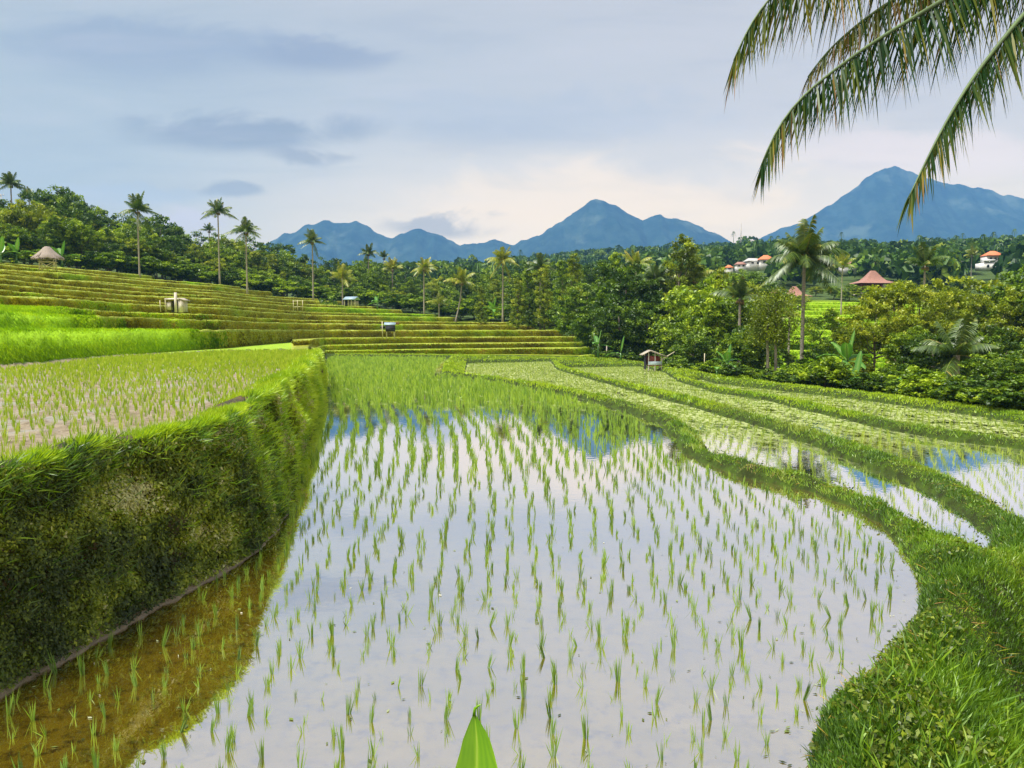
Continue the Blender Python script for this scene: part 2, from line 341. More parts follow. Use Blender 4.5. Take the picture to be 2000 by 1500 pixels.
# height of the near ground
def ground_h(x, y, rough=True):
    x = np.asarray(x, float); y = np.asarray(y, float)
    nz = (fbm(x*2.3, y*2.3, 0, 3)*.10+vn(x*.6, y*.6, 7)*.10)*np.clip(1.4-y/40, .5, 1)
    near = np.clip(y/12, .4, 1.5)
    dd = []; zz = []
    for Pg, z in ((P1, 0.), (P2, -.3), (P3, -.6), (P4, -.85)):
        dd.append(sdist(Pg, x, y)+nz*near); zz.append(z)
    dd = np.array(dd); zz = np.array(zz)[:, None] if dd.ndim == 2 else np.array(zz)[:, None, None]
    dmin = dd.min(0); dp = np.maximum(dd, 0)+.03; wg = 1/dp**2
    zb = (wg*zz).sum(0)/wg.sum(0)
    h = zb+.27*(1-np.exp(-np.maximum(dmin, 0)/.14))
    ins = dmin < 0; zin = np.take_along_axis(np.broadcast_to(zz, dd.shape), dd.argmin(0)[None], 0)[0]
    h = np.where(ins, zin-.10*(1-np.exp(dmin/.10)), h)
    # beyond the outermost bund the ground falls towards the trees
    out = np.maximum(dd[3], 0)
    pq = pxof(x, y); eo = y-np.interp(pq, EOX, EOD)-.9
    h = np.where((pq > 1000) & (eo > 0), np.maximum(h-eo*.13*np.clip((pq-1000)/300, 0, 1), -2.6), h)
    # camera stands on a rising bank
    cb = np.clip((2.3-y)/2.3, 0, 1)*.55; h = np.where(ins, h, h+cb)
    rb = np.clip((x-2.6)/2.2, 0, 1)*np.clip((7.5-y)/3.5, 0, 1)*.35; cr_ = x-np.interp(y, [0, 2.5, 4.2, 6.2, 8, 10], [1.9, 2.05, 2.35, 3.55, 5.1, 7.4]); dr_ = np.clip(cr_/1.1, 0, 1); h = np.where(ins | (y > 9.5), h, h-.75*dr_*dr_*(3-2*dr_)*np.clip((9.0-y)/2, 0, 1))
    dl = sdist(L0, x, y)
    lip = 1.30+.16*np.exp(-(dl+.18)**2/.05)
    h = np.where(dl < -.12, lip+vn(x*3, y*3)*.03, np.where((x < bx(y)) & (y < 45), -.4, h))
    if rough: h = h+np.where(ins, 0, fbm(x*4, y*4, 3, 3)*.045)
    return h, dmin, dl
# near ground sheet
pxs = np.arange(-1600, 3600, 5.); Ds = 0.9*1.0085**np.arange(0, int(math.log(110/.9)/math.log(1.0085)))
Ds = np.concatenate([np.linspace(-3, .85, 16), Ds])
GX = (pxs[None]-1000)/F*np.maximum(Ds, 3.)[:, None]; GY = np.broadcast_to(Ds[:, None], GX.shape)
GH, GDM, GDL = ground_h(GX, GY)
bD = np.array([backD(p) for p in pxs])
GH = np.where(GY > bD[None]+.6, GH-4, GH)
soilkind = np.where(GDL < -.3, 1., 0.)       # 1 = dry paddy mud of the upper field
# ------------------------------------------------------------------ ground materials
m, t = mat('near_ground'); p = t.pos()
k = t.attr('rnd')
nA = t.noise(p, 3, 8, .7); nB = t.noise(p, 14, 6, .7); nC = t.noise(p, .7, 4, .6)
soil = t.mix(t.rng(nA, .35, .65), (.020, .028, .006), (.045, .080, .008))
soil = t.mix(t.rng(nB, .58, .75), soil, (.06, .045, .02))
mud = t.mix(t.rng(nA, .3, .7), (.17, .135, .09), (.30, .25, .18)); mud = t.mix(t.rng(nB, .52, .7), mud, (.10, .08, .05))
mud = t.mix(t.rng(nC, .50, .62), mud, (.28, .26, .22))
b = t.new('ShaderNodeBsdfPrincipled'); t.put(b.inputs['Base Color'], t.mix(k, soil, mud)); b.inputs['Specular IOR Level'].default_value = .15
t.put(b.inputs['Roughness'], t.m('SUBTRACT', .9, t.m('MULTIPLY', t.m('MULTIPLY', k, t.rng(nC, .50, .60)), .55)))
bp = t.new('ShaderNodeBump'); bp.inputs['Strength'].default_value = .9; bp.inputs['Distance'].default_value = .05
t.put(bp.inputs['Height'], t.m('ADD', nA, t.m('MULTIPLY', nB, .6))); t.l.new(bp.outputs[0], b.inputs['Normal'])
finish(t, b.outputs[0]); M['ground'] = m
V = np.stack([GX, GY, GH], -1)
g = MB().grid(V, soilkind).build('ground', M['ground'], smooth=True); tag(g, kind='structure')
# water: a thin mirror film over brown silt
def water_mat(name, algae, y0=0, y1=1, mud1=(.19, .135, .010), mud2=(.27, .19, .014), refl=.72):
    m, t = mat(name); p = t.pos()
    s = t.new('ShaderNodeSeparateXYZ'); t.put(s.inputs[0], p)
    n1 = t.noise(p, 1.1, 6, .65, .4); n2 = t.noise(p, 9, 6, .75); n3 = t.noise(t.scale(p, 1, .45, 1), 2.2, 9, .8, .3); n4 = t.noise(p, 30, 3, .6)
    mudc = t.mix(t.rng(n1, .38, .62), mud1, mud2); mudc = t.mix(t.rng(n2, .48, .66), mudc, (.07, .045, .010)); mudc = t.mix(t.rng(n4, .62, .74), mudc, (.22, .15, .02))
    dm = t.new('ShaderNodeBsdfDiffuse'); t.put(dm.inputs[0], mudc)
    gl = t.new('ShaderNodeBsdfGlossy'); gl.inputs[0].default_value = (.96, .95, .97, 1); gl.inputs['Roughness'].default_value = .015
    bp = t.new('ShaderNodeBump'); bp.inputs['Strength'].default_value = .035; bp.inputs['Distance'].default_value = .02
    t.put(bp.inputs['Height'], t.noise(p, 7, 2, .5)); t.l.new(bp.outputs[0], gl.inputs['Normal'])
    fr = t.new('ShaderNodeFresnel'); fr.inputs[0].default_value = 1.45
    fac = t.m('ADD', refl, t.m('MULTIPLY', fr.outputs[0], .55), clamp=True)
    x = t.new('ShaderNodeMixShader'); t.put(x.inputs[0], fac); t.l.new(dm.outputs[0], x.inputs[1]); t.l.new(gl.outputs[0], x.inputs[2])
    # floating weed
    ad = t.new('ShaderNodeBsdfDiffuse'); t.put(ad.inputs[0], t.mix(t.rng(n2, .4, .6), (.15, .21, .03), (.40, .43, .22)))
    yv = t.rng(s.outputs[1], y0, y1, 0, 1)
    mask = t.rng(t.m('ADD', t.m('MULTIPLY', n3, .75), t.m('MULTIPLY', n1, .35)), .62-algae*.25, .66-algae*.25)
    mask = t.m('MULTIPLY', t.m('MULTIPLY', mask, yv), t.rng(t.noise(t.scale(p, 1, .5, 1), 6, 4, .7), .40, .50))
    y = t.new('ShaderNodeMixShader'); t.put(y.inputs[0], mask); t.l.new(x.outputs[0], y.inputs[1]); t.l.new(ad.outputs[0], y.inputs[2])
    finish(t, y.outputs[0]); return m
def grow(Pg, d):
    n = len(Pg); nx = np.roll(Pg, -1, 0); pv = np.roll(Pg, 1, 0)
    e1 = norm(nx-Pg); e0 = norm(Pg-pv); nm = norm(np.stack([(e1+e0)[:, 1], -(e1+e0)[:, 0]], -1))
    a = .5*np.sum(Pg[:, 0]*nx[:, 1]-nx[:, 0]*Pg[:, 1])
    return Pg+nm*d*(1 if a > 0 else -1)
for Pg, z, al, y0, y1, nm in ((P1, 0., .18, 14, 40, 'near'), (P2, -.3, .52, 13, 25, 'a'), (P3, -.6, .50, 16, 27, 'b'), (P4, -.85, .42, 5, 8, 'c')):
    Q = grow(Pg, .28 if nm == 'near' else .2)
    me = bpy.data.meshes.new('paddy_water'); me.from_pydata([(a, b_, z) for a, b_ in Q], [], [tuple(range(len(Q)))]); me.update()
    me.materials.append(water_mat('paddy_water_'+nm, al, y0, y1)); tag(link('paddy_water', me), kind='structure')
# ------------------------------------------------------------------ tall bank between upper field and main paddy
m, t = mat('bank_soil'); p = t.pos(); s = t.new('ShaderNodeSeparateXYZ'); t.put(s.inputs[0], p)
nA = t.noise(p, 4, 8, .7); nB = t.noise(p, 22, 6, .7)
c = t.mix(t.rng(nA, .38, .62), (.028, .026, .010), (.12, .075, .030)); c = t.mix(t.rng(nB, .52, .66), c, (.10, .13, .014)); c = t.mix(t.rng(nA, .60, .70), c, (.26, .15, .07))
c = t.mix(t.m('MULTIPLY', t.rng(s.outputs[2], .10, .045), t.rng(nB, .25, .4)), c, (.36, .29, .20))
b = t.new('ShaderNodeBsdfPrincipled'); t.put(b.inputs['Base Color'], c); b.inputs['Roughness'].default_value = .85
bp = t.new('ShaderNodeBump'); bp.inputs['Strength'].default_value = 1; bp.inputs['Distance'].default_value = .06; t.put(bp.inputs['Height'], t.m('ADD', nA, nB)); t.l.new(bp.outputs[0], b.inputs['Normal'])
finish(t, b.outputs[0]); M['bank'] = m
def wall_pt(D, t_):
    """point on the bank face; D along, t_ 0 foot .. 1 lip (arrays)"""
    D = np.asarray(D, float); t_ = np.asarray(t_, float)
    e = .25; tx, ty = bx(D+e)-bx(D-e), 2*e+0*D; l = np.hypot(tx, ty); nx, ny = ty/l, -tx/l     # outward, to +x
    b0 = bx(D); l0 = lx(D)
    tt = np.clip((t_-.06)/.94, 0, 1)
    hx = b0+(l0-b0)*(tt**1.2); z = np.where(t_ < .06, -.10+t_/.06*.15, .05+1.40*tt)
    hx = hx+np.clip(tt*2, 0, 1)*(vn(D*.9, 0*D, 21)*.34+vn(D*2.6, 0*D, 22)*.10)*np.clip(D/8, .5, 1)
    z = z+tt**3*vn(D*1.7, 0*D, 23)*.18
    foot = np.where(t_ < .06, .16*(1-t_/.06)+.04, .04*(1-tt))
    rill = np.abs(vn(D*2.2, z*.5, 9))*.22*np.sin(PI*np.clip(tt, 0, 1))**.5
    dis = foot+fbm(D*1.1, z*1.3, 2, 4)*.26*np.sin(PI*np.clip(tt*.9+.05, 0, 1))+fbm(D*6, z*6, 5, 3)*.05-rill*.5+.06*np.exp(-((tt-.93)/.1)**2)
    P = np.stack([hx+nx*dis, D+ny*dis, z], -1); N = np.stack([nx, ny, 0*nx+.25], -1)
    return P, norm(N)
WD = np.concatenate([np.linspace(-3, 3.4, 30), 3.5*1.0035**np.arange(0, int(math.log(37.5/3.5)/math.log(1.0035)))])
WT = np.concatenate([np.linspace(0, .06, 4)[:-1], np.linspace(.06, 1, 62)])
P_, N_ = wall_pt(WD[:, None]+0*WT[None], WT[None]+0*WD[:, None])
top = P_[:, -1].copy(); cap1 = top-np.array([.18, 0, -.02]); cap2 = top-np.array([.5, 0, .10])
P_ = np.concatenate([P_, cap1[:, None], cap2[:, None]], 1)
tag(MB().grid(P_).build('bank', M['bank'], smooth=True), kind='structure')
# herbs and grass growing on the bank
hb = MB(); gb = MB(); ob = MB()
n = 230000; D = np.exp(rng.uniform(math.log(3.6), math.log(20), n)); tt = rng.uniform(.05, 1, n)
cov = fbm(D*1.3, tt*3, 1, 3)+.28*(rng.random(n)-.5)+(tt-.5)*.35
keep = cov > -.52; D, tt = D[keep], tt[keep]
P, N = wall_pt(D, tt); P = P+N*rng.uniform(0, .05, len(D))[:, None]
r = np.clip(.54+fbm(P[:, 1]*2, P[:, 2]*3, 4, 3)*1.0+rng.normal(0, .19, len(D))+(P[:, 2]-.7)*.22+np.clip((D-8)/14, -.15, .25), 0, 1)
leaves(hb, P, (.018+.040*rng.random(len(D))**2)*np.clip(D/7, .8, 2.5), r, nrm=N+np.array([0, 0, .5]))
n = 30000; D = np.exp(rng.uniform(math.log(3.6), math.log(38), n)); tt = rng.uniform(.08, 1, n)
pr = np.clip((D-7)/6, .04, 1)+np.clip((tt-.8)*4, 0, 1)*.9; keep = rng.random(n) < pr*(.65+fbm(D*1.5, tt*3, 8, 3)); D, tt = D[keep], tt[keep]
D = np.concatenate([D, D+rng.normal(0, .15, len(D)), D+rng.normal(0, .15, len(D)), D+rng.normal(0, .2, len(D))]); tt = np.clip(np.tile(tt, 4)+rng.normal(0, .05, len(D)), .05, 1)
P, N = wall_pt(D, tt); N = N*[1, .25, 1]; d0 = N*.55+np.array([0, 0, .9])+rng.normal(0, .65, (len(D), 3)); L = rng.uniform(.08, .20, len(D))*np.clip(.8+D/40, 0, 1.6)
col = np.clip(.5+fbm(P[:, 1]*1.4, P[:, 2]*2, 3, 3)*.9+rng.normal(0, .18, len(D))+np.clip((D-9)/25, -.1, .3), 0, 1)
nr = rng.random(len(D)) > np.clip((D-6.5)/8, .12, 1)+(tt-.5)*.3
ribbons(ob, P[nr], d0[nr], np.array([0, 0, -.75])*L[nr][:, None]+N[nr]*.08, L[nr], .008, nseg=3, r=col[nr]*.8)
fr_ = ~nr; ribbons(gb, P[fr_], d0[fr_], np.array([0, 0, -.7])*L[fr_][:, None], L[fr_], .007+D[fr_]*.0006, nseg=2, r=col[fr_])
# overhanging fringe on the lip and the ribbon of grass behind it
n = 90000; D = np.exp(rng.uniform(math.log(3.3), math.log(38), n)); o_ = rng.exponential(.13, n); o_ = np.minimum(o_, .55)
P, N = wall_pt(D, np.ones(n)); P = P-N*o_[:, None]; P[:, 2] = 1.46-o_*.16; N = N*[1, .2, 1]
d0 = N*rng.uniform(-.3, .9, n)[:, None]+np.array([0, 0, 1.])+rng.normal(0, .5, (n, 3)); L = rng.uniform(.04, .12, n)*np.clip(.85+D/50, 0, 1.3)*np.clip(1+2.2*fbm(D*3.1, 0*D, 61, 3), .4, 2.2)
col = np.clip(.58+fbm(D*1.2, o_*4, 6, 3)*.8+rng.normal(0, .16, n)+np.clip((D-8)/30, -.15, .2), 0, 1)
ribbons(gb, P, d0, N*(.5*L)[:, None]+np.array([0, 0, -.6])*L[:, None], L, .007+D*.0006, nseg=2, r=col)
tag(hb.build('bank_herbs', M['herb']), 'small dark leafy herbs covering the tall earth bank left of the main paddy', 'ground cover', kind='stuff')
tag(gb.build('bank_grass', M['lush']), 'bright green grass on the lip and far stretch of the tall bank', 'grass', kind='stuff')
tag(ob.build('bank_tufts', M['grass']), 'thin grass blades hanging over the near face of the tall bank', 'grass', kind='stuff')
# ------------------------------------------------------------------ grass on the low bunds
def scatter_grass(n, y0, y1, px0, px1, fn, Lr=(.05, .11), wscale=1., power=1., lean=.45, nseg=2):
    y = np.exp(rng.uniform(math.log(y0), math.log(y1), n)); x = (rng.uniform(px0, px1, n)-1000)/F*y
    h, dm, dl = ground_h(x, y); okm = fn(x, y, h, dm, dl); x, y, h, dm = x[okm], y[okm], h[okm], dm[okm]
    k = len(x); L = rng.uniform(*Lr, k)*np.clip(.85+y/40, 0, 1.6)*np.clip(1+1.5*fbm(x*2.4, y*2.4, 9, 3), .35, 2.4)
    d0 = np.stack([rng.normal(0, lean, k), rng.normal(0, lean, k), np.ones(k)], -1)
    col = np.clip(.42+fbm(x*.9, y*.9, 2, 4)*.75+rng.normal(0, .17, k)+np.clip((y-6)/35, 0, .34), 0, .9)+np.clip(fbm(x*1.6, y*1.6, 40, 3)-.32, 0, .3)*1.6*(y < 14); col = np.clip(col, 0, 1)
    return np.stack([x, y, h-.01], -1), d0, L, col, (.005+.00055*y)*wscale, y, dm
bg = MB()
onbund = lambda x, y, h, dm, dl: (dm > .005+.06*vn(x*5, y*5, 31)+.045*np.clip((y-9)/6, 0, 1)) & (vn(x*2.1, y*2.1, 33)+.25*vn(x*9, y*9, 2) > -.43) & (dl > .5) & (y < 75) & ((x > bx(y)+.3)) & (h > -2.4)
P, d0, L, col, W, y, dm = scatter_grass(520000, 2.2, 30, 850, 2150, onbund, Lr=(.035, .085))
c_ = norm(rng.normal(0, 1, (len(P), 3)))*.5+np.array([0, 0, -.5])
ribbons(bg, P, d0, c_*L[:, None], L, W, nseg=2, r=col)
P, d0, L, col, W, y, dm = scatter_grass(260000, 26, 74, 600, 2100, onbund, Lr=(.045, .08))
bf = MB(); ribbons(bf, P, d0, np.array([0, 0, -.4])*L[:, None], L, W*1.3, nseg=2, r=np.clip(col+.05, 0, .9)); bf.build('far_bund_grass', M['lush'])
tag(bpy.data.objects['far_bund_grass'], 'bright short grass on the distant curved bunds', 'grass', kind='stuff')
tag(bg.build('bund_grass', M['grass']), 'short green grass covering the curved bunds between the flooded fields', 'grass', kind='stuff')
# dry straw lying on the trodden bund
st_ = MB(); n = 9000; y = np.exp(rng.uniform(math.log(2.6), math.log(14), n)); x = (rng.uniform(1300, 2150, n)-1000)/F*y
h, dm, dl = ground_h(x, y); ok_ = (dm > .03) & (dl > 1) & (fbm(x*1.8, y*1.8, 52, 3) > .20-.3*(dm < .14)); x, y, h = x[ok_], y[ok_], h[ok_]; k = len(x)
ribbons(st_, np.stack([x, y, h+.02], -1), np.stack([rng.normal(0, 1, k), rng.normal(0, 1, k), np.abs(rng.normal(.3, .3, k))], -1), np.array([0, 0, -.02]), rng.uniform(.04, .13, k), .005, nseg=2, r=rng.uniform(.80, 1, k))
tag(st_.build('dry_straw', M['olive']), 'dry straw and cut stems lying on the near bund', 'straw', kind='stuff')
# longer weeds in the lower right corner
lw = MB(); n = 2600; y = rng.uniform(2.4, 5.4, n); px_ = rng.uniform(1500, 2150, n); x = (px_-1000)/F*y
h, dm, dl = ground_h(x, y); cl = fbm(x*1.6, y*1.6, 12, 3); ok_ = (dm > .2) & (cl > -.1)&(x>1.5); x, y, h = x[ok_], y[ok_], h[ok_]; k = len(x)
L = rng.uniform(.10, .26, k); d0 = np.stack([rng.normal(0, .5, k), rng.normal(0, .5, k), np.ones(k)], -1)
ribbons(lw, np.stack([x, y, h], -1), d0, np.stack([rng.normal(0, .4, k), rng.normal(0, .4, k), -.7+0*x], -1)*L[:, None], L, rng.uniform(.006, .013, k), nseg=4, r=rng.uniform(.2, .9, k), prof=np.array([.6, 1, .9, .6]))
tag(lw.build('long_grass', M['grass']), 'long arching grass blades on the bund at the lower right', 'grass', kind='stuff')
# broad-leaved weeds mixed into the near bund
wb = MB(); n = 26000; y = np.exp(rng.uniform(math.log(2.6), math.log(16), n)); x = (rng.uniform(1350, 2150, n)-1000)/F*y
h, dm, dl = ground_h(x, y); ok_ = (dm > .0) & (dl > 1) & (fbm(x*2.2, y*2.2, 15, 3) > .05); x, y, h = x[ok_], y[ok_], h[ok_]; k = len(x)
leaves(wb, np.stack([x, y, h+rng.uniform(.03, .11, k)], -1), rng.uniform(.025, .05, k), np.clip(.38+.18*rng.normal(size=k), 0, .75), up=1.2, aspect=.6)
tag(wb.build('bund_weeds', M['herb']), 'small broad-leaved weeds creeping over the near bund', 'ground cover', kind='stuff')
# ------------------------------------------------------------------ rice
def tufts(mb, P, nb, h, w, spread=.22, rr=(0, 1), nseg=2):
    n = len(P); P = np.repeat(P, nb, 0); k = len(P); h = np.repeat(np.broadcast_to(h, (n,)), nb); w = np.repeat(np.broadcast_to(w, (n,)), nb)
    a = rng.uniform(0, 2*PI, k); s_ = np.abs(rng.normal(0, spread*.75, k)); L = h*rng.uniform(.55, 1.08, k)
    lean = np.repeat(rng.normal(0, .08, (n, 2)), nb, 0)
    d0 = np.stack([np.cos(a)*s_+lean[:, 0], np.sin(a)*s_+lean[:, 1], np.ones(k)], -1)
    Pb = P+np.stack([np.cos(a), np.sin(a), 0*a], -1)*rng.uniform(0, .016, k)[:, None]*np.clip(w[:, None]/.008, 1, 3)
    cv = np.stack([np.cos(a)*s_*.8, np.sin(a)*s_*.8, -s_*.5], -1)*L[:, None]
    ribbons(mb, Pb, d0, cv, L, w, nseg=nseg, r=np.clip(np.repeat(rng.uniform(*rr, n), nb)+rng.normal(0, .15, k), 0, 1))
def xc(y): return np.where(y > 10, -.0055*(y-10)**2, 0)
ys = np.arange(2.6, 70, .22); us = np.arange(-200, 200)*.0088
UU, YY = np.meshgrid(us, ys); YY = YY+rng.normal(0, .035, YY.shape)+.10*vn(UU*40, YY*.7, 1)
XX = UU*(YY+20)+xc(YY)+rng.normal(0, .034, YY.shape)+.12*vn(YY*.45, UU*14, 3)+.10*vn(YY*1.3, UU*37, 6)
x, y = XX.ravel(), YY.ravel(); keep = (rng.random(len(x)) > .11) & (vn(x*.9, y*.9, 5) > -.40); x, y = x[keep], y[keep]
px_ = pxof(x, y); f_ = (px_ > -260) & (px_ < 2150); x, y = x[f_], y[f_]
s_ = sdist(P1, x, y); f_ = (s_ < -.16-.25*np.clip((y-12)/8, 0, 1)); x, y, s_ = x[f_], y[f_], s_[f_]
pyv = 645+CH/y*F; infr = (pxof(x, y) > -15) & (pxof(x, y) < 2015) & (pyv < 1530)
order = np.argsort(np.where(infr, y, 1e3)); ind = order[:300]; rest = np.ones(len(x), bool); rest[ind] = False
protos = []
for i in range(14):
    mb = MB(); nb = [10, 13, 8, 5, 15, 11, 9, 4, 19, 9, 12, 6, 11, 5][i]
    tufts(mb, np.zeros((1, 3)), nb, [.15, .18, .14, .12, .19, .17, .15, .11, .21, .16, .13, .13, .18, .11][i], .0068, [.16, .12, .28, .25, .13, .2, .3, .4, .12, .2, .16, .34, .24, .4][i], (.25, .8), 3)
    protos.append(mb)
pm = [None]*14
for q, i in enumerate(ind):
    v = int(rng.integers(0, 14)); 
    if pm[v] is None: o = protos[v].build('rice_seedling', M['rice']); pm[v] = o.data
    else: o = link('rice_seedling', pm[v])
    o.location = (x[i], y[i], -.01); o.rotation_euler = (rng.normal(0, .08), rng.normal(0, .08), rng.uniform(0, 6.28)); sc_ = rng.uniform(.68, 1.05); o.scale = (sc_, sc_, sc_)
    brown = pxof(x[i], y[i]) < np.interp(645+CH/y[i]*F, [1000, 1050, 1150, 1250, 1350, 1500], [570, 555, 520, 480, 400, 270])
    tag(o, 'young rice seedling standing in the shaded brown water beside the tall bank' if brown else 'young rice seedling standing in the sky-mirroring water at the near end of the main paddy', 'rice seedling',
        'rice seedlings in the shaded brown water' if brown else 'rice seedlings in the near mirror-like water')
x, y = x[rest], y[rest]
rs = MB(); nf = y < 13; mf = (y >= 13) & (y < 26); ff = y >= 26
P = np.stack([x, y, 0*x-.01], -1)
tufts(rs, P[nf], 9, rng.uniform(.10, .18, nf.sum()), .0082, .17, (.2, .75), 3)
tufts(rs, P[mf], 7, rng.uniform(.16, .25, mf.sum()), .014, .16, (.3, .85))
tufts(rs, P[ff], 8, rng.uniform(.26, .38, ff.sum()), .034, .25, (.45, 1))
tag(rs.build('rice_rows', M['rice']), 'rows of young rice over the middle and far part of the main paddy', 'rice', kind='stuff')
def rice_field(name, Pg, z, sp, h, nb, w0, lab, matn, ang=0., inset=.15, rr=(.3, .95), drop=.12, yr=(3, 75), spread=.2, pxr=(-150, 2100), bend=0.):
    mb = MB(); n = int(110/sp[0]); a_, b_ = np.meshgrid(np.arange(-n, n)*sp[0], np.arange(-5, 100, sp[1]))
    a_ = a_+rng.normal(0, sp[0]*.10, a_.shape)+bend*(b_-20)**2; b_ = b_+rng.normal(0, sp[1]*.14, a_.shape)
    x = a_*math.cos(ang)-b_*math.sin(ang); y = a_*math.sin(ang)+b_*math.cos(ang); x, y = x.ravel(), y.ravel()
    f = (y > yr[0]) & (y < yr[1]) & (rng.random(len(x)) > drop+(np.clip((y-22)/12, 0, .22) if name == 'rice_rows' and z < 0 else 0)); x, y = x[f], y[f]
    q = pxof(x, y); f = (q > pxr[0]) & (q < pxr[1]); x, y = x[f], y[f]; f = sdist(Pg, x, y) < -inset; x, y = x[f], y[f]
    P = np.stack([x, y, 0*x+z-.01], -1)
    for lo_, hi_, kb in ((0, 14, nb+3), (14, 28, nb), (28, 90, max(3, nb-1))):
        s = (y >= lo_) & (y < hi_)
        if s.any(): tufts(mb, P[s], kb, rng.uniform(*h, s.sum())*(1 if z < 0 else 1+.25*(hi_ > 50)), w0*np.clip(y[s]/12, .8, 3.2), spread, rr)
    print(name, len(P)); return tag(mb.build(name, M[matn]), lab, 'rice', kind='stuff')
rice_field('rice_rows', P2, -.3, (.23, .21), (.11, .18), 5, .0055, 'thin rows of young rice in the narrow paddy right of the first bund', 'rice_far', -.35, bend=-.0)
rice_field('rice_rows', P3, -.6, (.23, .22), (.11, .18), 5, .0055, 'thin rows of young rice in the second paddy right of the bunds', 'rice_far', -.45)
rice_field('rice_rows', P4, -.85, (.23, .22), (.12, .20), 5, .006, 'yellowish rice rows in the outermost paddy below the trees', 'rice_far', -.5)
rice_field('rice_rows', L0, 1.32, (.20, .19), (.10, .19), 8, .008, 'bright young rice on the drier upper field behind the tall bank', 'rice_up', .1, inset=.45, drop=.12, yr=(3.6, 46), pxr=(-260, 640))
# litter and weed scraps floating on the water
lt = MB(); n = 5200; y = np.exp(rng.uniform(math.log(4), math.log(30), n)); x = (rng.uniform(0, 1800, n)-1000)/F*y; s_ = sdist(P1, x, y)
f = (s_ < -.02) & ((s_ > -.22) | (rng.random(n) < .07)); x, y = x[f], y[f]; n = len(x); C = np.stack([x, y, 0*x+.006], -1)
A = rng.uniform(0, 2*PI, n); L = rng.uniform(.006, .028, n)
u_ = np.stack([np.cos(A), np.sin(A), 0*A], -1); v_ = np.stack([-np.sin(A), np.cos(A), 0*A], -1); wv = (L*rng.uniform(.12, .6, n))[:, None]; L = L[:, None]
lt.add(np.stack([C-u_*L, C-v_*wv, C+u_*L, C+v_*wv], 1), [np.arange(n)[:, None]*4+np.arange(4)], np.repeat(rng.random(n), 4))
M['litter'] = leaf_mat('water_litter', [(0, (.02, .03, .008)), (.5, (.08, .11, .02)), (.8, (.16, .22, .05)), (1, (.5, .48, .40))], .1, .05)
tag(lt.build('water_litter', M['litter']), 'floating leaf scraps and duckweed on the main paddy water', 'litter', kind='stuff')
# ------------------------------------------------------------------ back terraces, valley and hills
m, t = mat('terrain'); p = t.pos(); k = t.attr('part'); lu = t.attr('lush')
nA = t.noise(p, .45, 6, .7); nB = t.noise(p, 2.5, 6, .7); nF = t.noise(p, .02, 5, .6)
ris = t.mix(t.rng(nA, .35, .65), (.18, .19, .012), (.34, .35, .018)); ris = t.mix(t.rng(nB, .6, .75), ris, (.17, .10, .025)); ris = t.mix(t.rng(nA, .68, .74), ris, (.30, .19, .08))
ris = t.mix(lu, ris, (.26, .46, .008))
fld = t.mix(t.rng(nB, .35, .6), (.15, .30, .012), (.30, .42, .03)); lip = t.mix(t.rng(nB, .35, .65), (.19, .27, .02), (.38, .43, .09))
flo = t.mix(t.rng(nA, .4, .6), (.03, .055, .012), (.07, .11, .02)); 
c = t.mix(t.m('MULTIPLY', t.rng(k, .4, .6), t.m('MULTIPLY', t.m('SUBTRACT', 1, t.m('MULTIPLY', lu, .7)), t.rng(nA, .38, .54))), ris, lip); c = t.mix(t.rng(k, 1.4, 1.6), c, fld); c = t.mix(t.rng(k, 2.4, 2.6), c, flo)
b = t.new('ShaderNodeBsdfPrincipled'); t.put(b.inputs['Base Color'], c); b.inputs['Roughness'].default_value = .9; b.inputs['Specular IOR Level'].default_value = .2
bp = t.new('ShaderNodeBump'); bp.inputs['Strength'].default_value = .8; bp.inputs['Distance'].default_value = .2; t.put(bp.inputs['Height'], t.m('ADD', nA, nB)); t.l.new(bp.outputs[0], b.inputs['Normal'])
finish(t, b.outputs[0]); M['terrain'] = m
CP = np.arange(-1400, 3500, 6.); NL = len(LEV); rowsD = []; rowsZ = []; rowsK = []; LD = np.full((len(CP), NL), np.nan); LZ0 = np.full((len(CP), NL), np.nan)
post = np.concatenate([np.linspace(0, 1, 6)[1:]]); 
